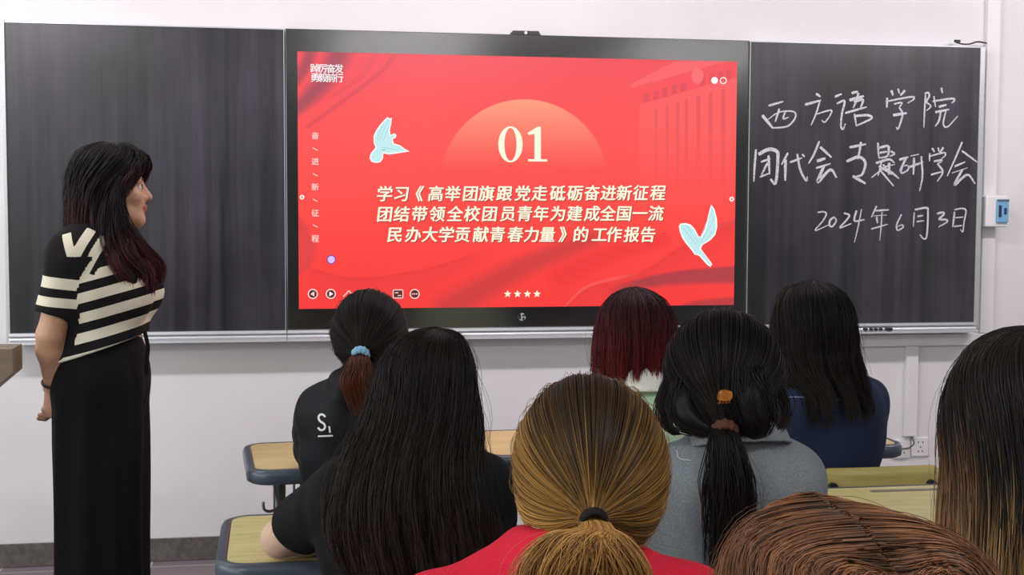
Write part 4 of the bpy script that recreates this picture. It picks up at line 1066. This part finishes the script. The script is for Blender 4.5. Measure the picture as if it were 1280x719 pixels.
def trou(P):
    d = union(P, G['torso'][:2], .012)
    for s, y in ((0, -1.36), (1, -1.54)):
        Rm = np.eye(3)
        d = smin(d, d_ecap(P, V3(-.575, y, .93), V3(-.583, y, .0), .125, .128, Rm, V3(1, .84, 1)), .03)
    an_ = np.arctan2(P[:, 1]+1.45, P[:, 0]+.575)
    d = d+.0045*np.sin(an_*13+2*np.sin(P[:, 2]*3))*np.clip((1.05-P[:, 2])*4, 0, 1)+folds(P, .003, 16, 2, (1, 1, .35))
    return np.maximum(smax(d, P[:, 2]-1.175-.3*(P[:, 0]+.575), .006), .035-P[:, 2])
v, f = sculpt(trou, (-.76, -1.72, .0), (-.40, -1.2, 1.22), .006); tr = link('trousers', np_mesh('trousers', v, f), BT, root)
MB().tube(smooth_path([(-.435, -1.56, 1.125), (-.425, -1.575, 1.08), (-.428, -1.58, 1.04), (-.43, -1.575, 1.0)], 14), .006, 8).build('waist_tie', BT, tr)
add_shoes(G, root)
wr = G['W'][1]; add_tie('bracelet', wr+nrm(G['W'][1]-G['E'][1])*-.005, G['W'][1]-G['E'][1], .029, .0038, mat('dark_bead', srgb(40, 26, 24), .4, noise=.1), root)
hy = sp['hy']; Hm = rotz(hy)
def tohead(piece): v, f, c = piece; return v@Hm.T+hc, f, c
tp = np.array([(.139, 0, 0, .002, .03, 0), (.131, 0, -.008, .042, .062, 0), (.105, 0, -.014, .074, .094, .25), (.055, 0, -.018, .088, .108, .9), (0, 0, -.026, .092, .108, 1.3),
               (-.06, 0, -.034, .094, .10, 1.4), (-.12, 0, -.045, .098, .088, 1.3), (-.18, 0, -.05, .104, .075, 1.35), (-.235, 0, -.045, .108, .07, 1.4)])
tc = two_tone((22, 18, 20), (62, 30, 34), .35, 1, .3)
tc2 = two_tone((30, 19, 22), (92, 46, 50), .35, 1, .3)
pcs = [loose(rng, tp, 3000, 22, .3, .0013, tc, 45, .013, 12, .04, frizz=.005), loose_shell(tp, .93, lin((14, 11, 12)), cut=.9)]
for gd, rd, n in (([(.07, .015, .06), (.094, .0, -.03), (.106, .01, -.12), (.128, .035, -.19), (.128, .08, -.25), (.112, .092, -.315)], (.012, .026, .036, .04, .034, .014), 700),
                  ([(.06, .0, .05), (.09, -.02, -.05), (.105, -.02, -.14), (.14, .0, -.2), (.14, .035, -.26), (.13, .05, -.33)], (.012, .026, .036, .036, .032, .012), 600),
                  ([(.05, .04, .08), (.090, .012, .0), (.100, .014, -.09), (.108, .065, -.165), (.10, .11, -.22), (.085, .125, -.275)], (.01, .016, .022, .026, .024, .01), 380),
                  ([(-.07, .03, .06), (-.092, .018, -.03), (-.102, .02, -.12), (-.11, .08, -.18), (-.10, .12, -.24), (-.09, .125, -.30)], (.012, .024, .03, .034, .03, .012), 500),
                  ([(.005, .03, .130), (.042, .074, .105), (.074, .062, .062), (.088, .026, .0), (.094, .004, -.06)], (.012, .016, .016, .014, .010), 260),
                  ([(-.005, .03, .130), (-.030, .088, .105), (-.056, .097, .062), (-.078, .082, .015), (-.086, .062, -.05)], (.012, .014, .013, .010, .008), 240)):
    pcs.append(tail(rng, gd, rd, n, 20, .0013, tc2 if gd[-1][2] < -.2 else tc, .014, 12, .3, 1, 14)); pcs.append(tail_core(gd, rd, lin((22, 12, 14)), .7))
hair_mesh('hair', [tohead(p) for p in pcs], root)

# ------------------------------------------------------------------ the seated students, front row first
def collar(G, root, m, r=.074, h=.03, z=.03, name='collar', tilt=.25):
    rt, fw, ax, sc, pel, nb = G['frame']; c = nb+ax*z-fw*.002; n = nrm(ax+fw*tilt); lo, hi = c-.15, c+.15
    def fn(P):
        q = P-c; hgt = q@n; rr = np.linalg.norm(q-hgt[:, None]*n, axis=1)
        a = np.maximum(np.abs(rr-(r+.012-hgt*.35))-.006, np.abs(hgt)-h); return a+folds(P, .0015, 60)
    v, f = sculpt(fn, lo, hi, .004); return link(name, np_mesh(name, v, f), m, root)
BLACKH = two_tone((22, 19, 18), (34, 27, 24), .3, 1, .3)

# ponytail and hooded black jacket
sp = seated(.195, -1.945, 1.137,   .195, -1.985, .968, sw=.128, hp=math.radians(-8), el=[(.055, -1.80, .818), (.36, -1.80, .818)], wr=[(.13, -1.62, .802), (.26, -1.62, .802)])
root, G = base_person('person with a low brown ponytail and blue hair tie in a black hooded jacket', sp)
rt, fw, ax, sc, pel, nb = G['frame']
JK = cloth('black_navy_nylon', srgb(15, 18, 23), .65, 90, .1)
hood = [('o', .012, sc+V3(0, -.085, .045), V3(.100, .045, .050)), ('c', .015, sc+V3(-.08, -.04, .06), sc+V3(.0, -.115, .02), .032, .036), ('c', .015, sc+V3(.08, -.04, .06), sc+V3(.0, -.115, .02), .032, .036)]
fn = top_fn(G, inf=.020, full=True, amp=.010, fr=24, extra=hood, slr=.022, neck=.03)
lo, hi = bounds(G['torso']+sum(G['up'], [])+sum(G['lo'], []), .09); jk = add_cloth('hooded_jacket', G, root, JK, fn, lo, hi, .006)
PW = mat('white_print', srgb(225, 228, 230), .7, noise=.04)
onto(jk, None, None, -2.1, .0025, 'printed_lettering', PW, polys=strip([(406.5, 521.5), (404, 518.5), (400, 518.5), (398, 522.5), (400.5, 527), (404.5, 529.5), (406.5, 533.5), (404, 537.5), (400, 537.5), (397.5, 534.5)], 2.6, 30)+strip([(411.5, 533), (412.5, 541)], 2.2, 6)+strip([(397.5, 545.5), (416, 544.8)], 2.0, 14))
c = V3(.197, -1.953, 1.15); r3 = V3(.103, .118, .117); tie = at(450.5, 443, -2.085); fc = (0, .90, -.43)
hair_mesh('hair', [swept(rng, c, r3, tie, 2600, fc, 60, 20, .0012, BLACKH, .016, puff=.015), cap_shell(c, r3, fc, 62, lin((16, 13, 13)))], root)
gd = [tie+V3(0, .01, .008), at(448, 455, -2.12), at(447, 480, -2.135), at(455, 520, -2.125)]
hair_mesh('ponytail', [tail(rng, gd, (.016, .034, .05, .026), 900, 18, .0013, two_tone((74, 44, 36), (104, 54, 40), 0, 1, .3), .004, 7, .3, .55), tail_core(gd, (.014, .03, .042, .02), lin((52, 28, 22)), .8, flat=.5)], root)
add_tie('hair_tie', tie+V3(0, -.005, 0), gd[1]-gd[0], .016, .0085, cloth('light_blue_elastic', srgb(128, 176, 206), .8), root, .12)
make_stool(.195, -1.93, 'stool under the person in the black hooded jacket')

# dark red hair, mint top
sp = seated(.937, -1.95, 1.13, .94, -1.975, .952, sw=.122, hp=math.radians(-6), hy=math.radians(8))
root, G = base_person('person with straight dark red hair and a mint green top with white collar', sp)
fn = top_fn(G, inf=.014, full=True, amp=.004, slr=.012, neck=.0)
lo, hi = bounds(G['torso']+sum(G['up'], [])+sum(G['lo'], []), .06); add_cloth('mint_top', G, root, cloth('mint_cotton', srgb(186, 216, 184)), fn, lo, hi, .007)
collar(G, root, cloth('white_cotton', srgb(226, 226, 220)), .078, .032, .03)
RED = two_tone((44, 14, 20), (104, 30, 34), .25, .95, .35)
pr = px_profile([(361, 790, 796, 0, .02, 0), (365, 775, 812, -.005, .05, 0), (376, 761, 828, -.01, .085, .2), (395, 751, 838, -.015, .11, .6), (420, 746, 842, -.02, .115, .95), (448, 744, 843, -.025, .11, 1.1), (470, 744, 841, -.03, .105, 1.2), (488, 747, 836, -.03, .10, 1.3)], -1.95)
hair_mesh('hair', [loose(rng, pr, 2600, 18, .35, .0013, RED, 55, .003, 5, .03, jag=.08), loose_shell(pr, .92, lin((30, 10, 14)), cut=.85)], root)
make_stool(.94, -1.92, 'stool under the person with dark red hair')

# long black hair, glasses, navy denim
sp = seated(1.468, -1.95, 1.145, 1.480, -1.985, .966, sw=.122, hp=math.radians(-4), hy=math.radians(10))
root, G = base_person('person with long black hair and glasses in a navy denim jacket', sp)
DN = cloth('navy_denim', srgb(34, 45, 72), .9, 260, .3, .2)
fn = top_fn(G, inf=.020, full=True, amp=.008, fr=24, slr=.02, neck=.01)
lo, hi = bounds(G['torso']+sum(G['up'], [])+sum(G['lo'], []), .08); jk = add_cloth('denim_jacket', G, root, DN, fn, lo, hi, .006)
onto(jk, None, None, -2.1, .002, 'yoke_stitching', mat('pale_blue_thread', srgb(120, 134, 152), .8, noise=.1), polys=strip([(962, 498.5), (990, 496.5), (1020, 497.5), (1050, 499.5), (1082, 500)], 1.1, 40))
pr = px_profile([(352, 1012, 1018, 0, .02, 0), (356, 994, 1036, -.005, .05, 0), (367, 980, 1052, -.01, .085, .2), (388, 971, 1062, -.015, .108, .6), (415, 967, 1066, -.02, .112, .95), (442, 965, 1070, -.03, .108, 1.15), (466, 970, 1077, -.06, .115, 1.3), (490, 986, 1084, -.09, .115, 1.5), (512, 990, 1090, -.11, .115, 1.55), (533, 1000, 1080, -.12, .11, 1.6)], -1.95)
hair_mesh('hair', [loose(rng, pr, 2800, 20, .4, .0013, BLACKH, 40, .004, 6, .04, jag=.16), loose_shell(pr, .92, lin((14, 12, 12)), cut=.72)], root)
T = G['T']; GL = mat('dark_glasses_frame', srgb(40, 34, 32), .3, noise=.05); b = MB()
for s in (-1, 1):
    b.tube([T(s*.034+.024*math.cos(q), .108, .004+.019*math.sin(q)) for q in np.linspace(0, 2*PI, 25)], .0015, 6, False)
    b.tube(smooth_path([T(s*.06, .106, .012), T(s*.098, .09, .016), T(s*.108, .05, .014), T(s*.104, .0, .006), T(s*.096, -.03, -.02)], 14), .0018, 6)
b.tube([T(-.012, .109, .006), T(0, .112, .009), T(.012, .109, .006)], .0014, 6); b.build('glasses', GL, root)

# second row: long dark hair, black T-shirt, elbow on the desk
sp = seated(.258, -2.94, 1.112, .225, -2.97, .965, sw=.138, hp=math.radians(-14), el=[(-.035, -2.745, .795), (.405, -2.76, .80)], wr=[(.16, -2.66, .787), (.30, -2.64, .787)])
sp['fd'] = [V3(.9, .3, 0), V3(-.5, .8, 0)]
root, G = base_person('person with very long dark loose hair in a black short sleeved shirt', sp, vx=.0055)
TS = cloth('black_jersey', srgb(12, 12, 14), .9)
fn = top_fn(G, inf=.015, sleeve=.70, amp=.005, slr=.014)
lo, hi = bounds(G['torso']+sum(G['up'], []), .07); add_cloth('t_shirt', G, root, TS, fn, lo, hi, .005)
pr = px_profile([(413, 541, 547, 0, .02, 0), (417, 518, 570, -.005, .05, 0), (428, 497, 580, -.01, .08, .15), (450, 479, 588, -.015, .1, .5), (480, 469, 592, -.02, .108, .9), (520, 455, 595, -.035, .108, 1.15), (560, 434, 597, -.06, .10, 1.3), (600, 418, 604, -.08, .10, 1.4), (640, 412, 612, -.095, .095, 1.45), (680, 418, 618, -.10, .09, 1.5), (728, 440, 612, -.10, .085, 1.5), (770, 455, 600, -.10, .07, 1.5)], -2.94)
LONG = two_tone((27, 22, 20), (56, 43, 36), .3, 1, .35)
hair_mesh('hair', [loose(rng, pr, 4600, 26, .35, .00115, LONG, 70, .013, 10, .05, jag=.06, frizz=.006), loose_shell(pr, .93, lin((16, 13, 12)), cut=.88)], root)
make_stool(.225, -2.92, 'stool under the person with very long dark hair')

# grey denim jacket, low ponytail with amber clip
sp = seated(.852, -2.955, 1.152, .868, -2.985, .968, sw=.125, hp=math.radians(-6))
root, G = base_person('person in a grey denim jacket with black hair clipped into a low ponytail', sp)
GD = cloth('grey_denim', srgb(122, 130, 136), .9, 260, .3, .2)
fn = top_fn(G, inf=.018, full=True, amp=.009, fr=24, slr=.018, neck=.005)
lo, hi = bounds(G['torso']+sum(G['up'], [])+sum(G['lo'], []), .08); jk = add_cloth('grey_jacket', G, root, GD, fn, lo, hi, .0055)
collar(G, root, GD, .080, .022, .034, tilt=.4)
onto(jk, None, None, -3.1, .002, 'shoulder_stitching', mat('pale_grey_thread', srgb(176, 184, 186), .8, noise=.1), polys=strip([(846, 563), (849, 573), (864, 575.5)], 1.2, 12))
c = V3(.852, -2.965, 1.160); r3 = V3(.117, .124, .124); tie = at(904, 537, -3.105); fc = (0, .93, -.36)
DH = two_tone((20, 17, 17), (33, 26, 24), .3, 1, .3)
pcs = [swept(rng, c, r3, tie, 2800, fc, 60, 20, .00125, DH, .02, puff=.03, fly=.05), cap_shell(c, r3, fc, 62, lin((14, 12, 12)))]
for gd, rd in (([c+V3(-.09, -.03, -.01), c+V3(-.105, -.06, -.05), c+V3(-.095, -.085, -.085), c+V3(-.05, -.11, -.11)], (.03, .036, .03, .015)), ([c+V3(.07, -.03, -.01), c+V3(.084, -.06, -.05), c+V3(.084, -.085, -.085), c+V3(.06, -.11, -.115)], (.03, .036, .034, .015)),
               ([c+V3(-.10, .03, .0), c+V3(-.118, .02, -.06), c+V3(-.122, .0, -.10), c+V3(-.10, -.02, -.125)], (.012, .016, .012, .004)), ([c+V3(.0, -.11, .02), c+V3(0, -.14, -.03), c+V3(.01, -.15, -.08), c+V3(.02, -.14, -.115)], (.04, .05, .04, .018))):
    pcs += [tail(rng, gd, rd, 420, 16, .0012, DH, .004, 6, .2, 1, 14), tail_core(gd, rd, lin((14, 12, 12)), .75)]
hair_mesh('hair', pcs, root)
gd = [tie+V3(0, .015, .012), at(905, 548, -3.135), at(909, 600, -3.15), at(910, 660, -3.15), at(900, 740, -3.14)]
hair_mesh('ponytail', [tail(rng, gd, (.018, .03, .05, .048, .026), 1100, 22, .0012, DH, .005, 8, .3, .6), tail_core(gd, (.016, .028, .044, .04, .02), lin((14, 12, 12)), .85, flat=.55)], root)
add_tie('hair_tie', tie+V3(0, -.008, -.004), gd[1]-gd[0], .019, .009, cloth('brown_velvet', srgb(84, 54, 40), .85), root, .15)
AMB = mat('amber_plastic', srgb(166, 104, 44), .25, noise=.35, nscale=60)
q = at(906, 495, -3.135)
b = MB(); b.prism(smooth_path([(-.013, -.007), (-.010, .008), (.0, .011), (.012, .008), (.013, -.004), (.004, -.009), (-.013, -.007)], 26)[:-1].tolist(), -.007, .007, .002, axis='y')
for ix in range(4): b.tube(smooth_path([(-.009+.006*ix, -.003, -.006), (-.009+.006*ix, .0, -.012), (-.009+.006*ix, .01, -.016)], 8), .0016, 6)
o = b.build('hair_clip', AMB, root, False); o.data.transform(Matrix.Translation(Vector(q-base_of(root))))
make_stool(.868, -2.93, 'stool under the person in the grey denim jacket')

# third row: golden brown low ponytail, red top
sp = seated(.370, -3.845, 1.142, .330, -3.875, .990, sw=.16, hp=math.radians(-4), g=1.05)
root, G = base_person('person with golden brown ponytail and dark roots in a red top', sp)
fn = top_fn(G, inf=.018, sleeve=.7, amp=.004, slr=.016, neck=.02)
lo, hi = bounds(G['torso']+sum(G['up'], []), .07); add_cloth('red_top', G, root, cloth('red_cotton', srgb(196, 24, 52)), fn, lo, hi, .0055)
c = V3(.370, -3.855, 1.152); r3 = V3(.0975, .118, .121); tie = at(741, 651, -3.985); fc = (0, .93, -.36)
crown = at(738, 478, -3.92)
def GOLD(rng, P, t, n, psi):
    d = np.linalg.norm((P-crown)*np.array([1., .7, .8]), axis=2); j = rng.normal(size=(n, 1))
    dark = 1-ss(d+.022*j-.022*np.exp(-((P[..., 0]-crown[0])/.035)**2), .045, .115); pick = (rng.random((n, 1)) < .16)*.6
    lo_, hi_ = lin((88, 60, 30)), lin((204, 154, 78)); mixv = np.clip(.40+.2*rng.normal(size=(n, 1, 1))+.22*np.sin(psi*11+2*np.sin(psi*5))[..., None]+.14*np.sin(psi*29)[..., None], 0, 1)
    g_ = lo_*(1-mixv)+hi_*mixv; dk = lin((34, 26, 20))
    w_ = np.clip(np.maximum(dark*.92, pick*(1-ss(d, .1, .2))), 0, 1)[..., None]; return g_*(1-w_)+dk*w_
hair_mesh('hair', [swept(rng, c, r3, tie, 6000, fc, 58, 24, .0008, GOLD, .013, puff=.012, fly=.04), cap_shell(c, r3, fc, 62, lin((70, 48, 26)))], root)
gd = [tie+V3(0, .012, .006), tie+V3(0, -.022, -.004), at(737, 672, -4.03), at(735, 712, -4.035), at(730, 790, -4.02), at(728, 880, -4.01)]
def GOLDT(rng, P, t, n, psi):
    lo_, hi_ = lin((104, 68, 34)), lin((206, 158, 92)); mixv = np.clip(.45+.28*rng.normal(size=(n, 1, 1)), 0, 1)
    return (lo_*(1-mixv)+hi_*mixv)*np.ones(t.shape+(1,))
hair_mesh('ponytail', [tail(rng, gd, (.012, .02, .052, .078, .085, .04), 2200, 26, .0008, GOLDT, .005, 8, .3, .35, 40), tail_core(gd, (.010, .018, .045, .066, .07, .03), lin((90, 60, 30)), .85, flat=.3)], root)
add_tie('hair_tie', tie+V3(0, -.004, 0), gd[1]-gd[0], .0135, .0045, cloth('black_elastic', srgb(18, 16, 16), .8), root)
make_stool(.345, -3.82, 'stool under the person with the golden brown ponytail')

# right edge: long dark hair fading to blond ends
sp = seated(1.045, -3.745, 1.178, 1.06, -3.78, .975, sw=.12)
root, G = base_person('person at the right edge with long dark hair fading to blond ends', sp)
fn = top_fn(G, inf=.015, sleeve=.65, amp=.004)
lo, hi = bounds(G['torso']+sum(G['up'], []), .07); add_cloth('t_shirt', G, root, cloth('dark_brown_jersey', srgb(44, 38, 38)), fn, lo, hi, .007)
pr = px_profile([(413, 1288, 1296, 0, .02, 0), (418, 1258, 1325, -.005, .05, 0), (435, 1228, 1352, -.01, .085, .15), (465, 1206, 1372, -.015, .105, .5), (500, 1193, 1384, -.02, .112, .9), (540, 1187, 1392, -.03, .11, 1.15), (590, 1186, 1396, -.05, .105, 1.3), (640, 1181, 1400, -.07, .10, 1.4), (700, 1176, 1404, -.085, .095, 1.45), (780, 1176, 1404, -.09, .09, 1.5), (850, 1190, 1395, -.09, .08, 1.5)], -3.745)
def OMBRE(rng, P, t, n, psi):
    dk = lin((26, 21, 19)); bl = lin((158, 124, 82)); br_ = lin((112, 80, 56)); j = rng.normal(size=(n, 1)); side = np.clip((np.abs(psi)-.95)/.45, 0, 1)
    w1 = ss(1.185-P[..., 2]+.03*j, 0, .09)*np.clip(side*1.3, 0, 1); w2 = ss(1.105-P[..., 2]+.035*j, 0, .10)*(rng.random((n, 1)) < .8)
    q = dk*(1-w1[..., None])+br_*w1[..., None]; return np.clip((q*(1-w2[..., None])+bl*w2[..., None])*(1+.25*rng.normal(size=(n, 1, 1))), .005, 1)
hair_mesh('hair', [loose(rng, pr, 5000, 24, .3, .0009, OMBRE, 80, .004, 7, .03), loose_shell(pr, .92, lin((20, 16, 14)), cut=.7)], root)
make_stool(1.05, -3.73, 'stool under the person at the right edge')

# nearest: top of a brown head with a parting
sp = seated(.475, -4.46, 1.095, .47, -4.49, .93, sw=.13, kn=[(.38, -4.05, .5), (.56, -4.05, .5)], an=[(.38, -4.12, .085), (.56, -4.12, .085)])
root, G = base_person('person nearest the camera, only the parted chestnut hair in view', sp)
fn = top_fn(G, inf=.015, sleeve=.65, amp=.004)
lo, hi = bounds(G['torso']+sum(G['up'], []), .07); add_cloth('t_shirt', G, root, cloth('grey_jersey', srgb(70, 68, 72)), fn, lo, hi, .008)
pr = px_profile([(653, 1066, 1072, -.02, .095, 0), (655, 1028, 1110, -.018, .10, 0), (661, 986, 1150, -.016, .105, .05), (675, 946, 1185, -.014, .11, .2), (702, 924, 1212, -.012, .115, .5), (735, 910, 1232, -.015, .115, .85), (790, 900, 1242, -.02, .115, 1.1), (880, 892, 1250, -.03, .11, 1.25), (1000, 890, 1256, -.05, .10, 1.4), (1140, 900, 1246, -.06, .09, 1.5)], -4.46)
CHEST = lambda rng, P, t, n, psi: np.clip((lin((70, 45, 30))*(1-np.clip(.45+.3*rng.normal(size=(n, 1, 1)), 0, 1))+lin((136, 90, 58))*np.clip(.45+.3*rng.normal(size=(n, 1, 1)), 0, 1))*(.55+.45*ss(t, .02, .12)[..., None]), 0, 1)
hair_mesh('hair', [loose(rng, pr, 6500, 26, .3, .00065, CHEST, 90, .0015, 6, .06, frizz=.002, drop=.035), loose_shell(pr, .95, lin((58, 36, 24)), cut=.8, drop=.035)], root)
make_stool(.47, -4.44, 'stool under the person nearest the camera')
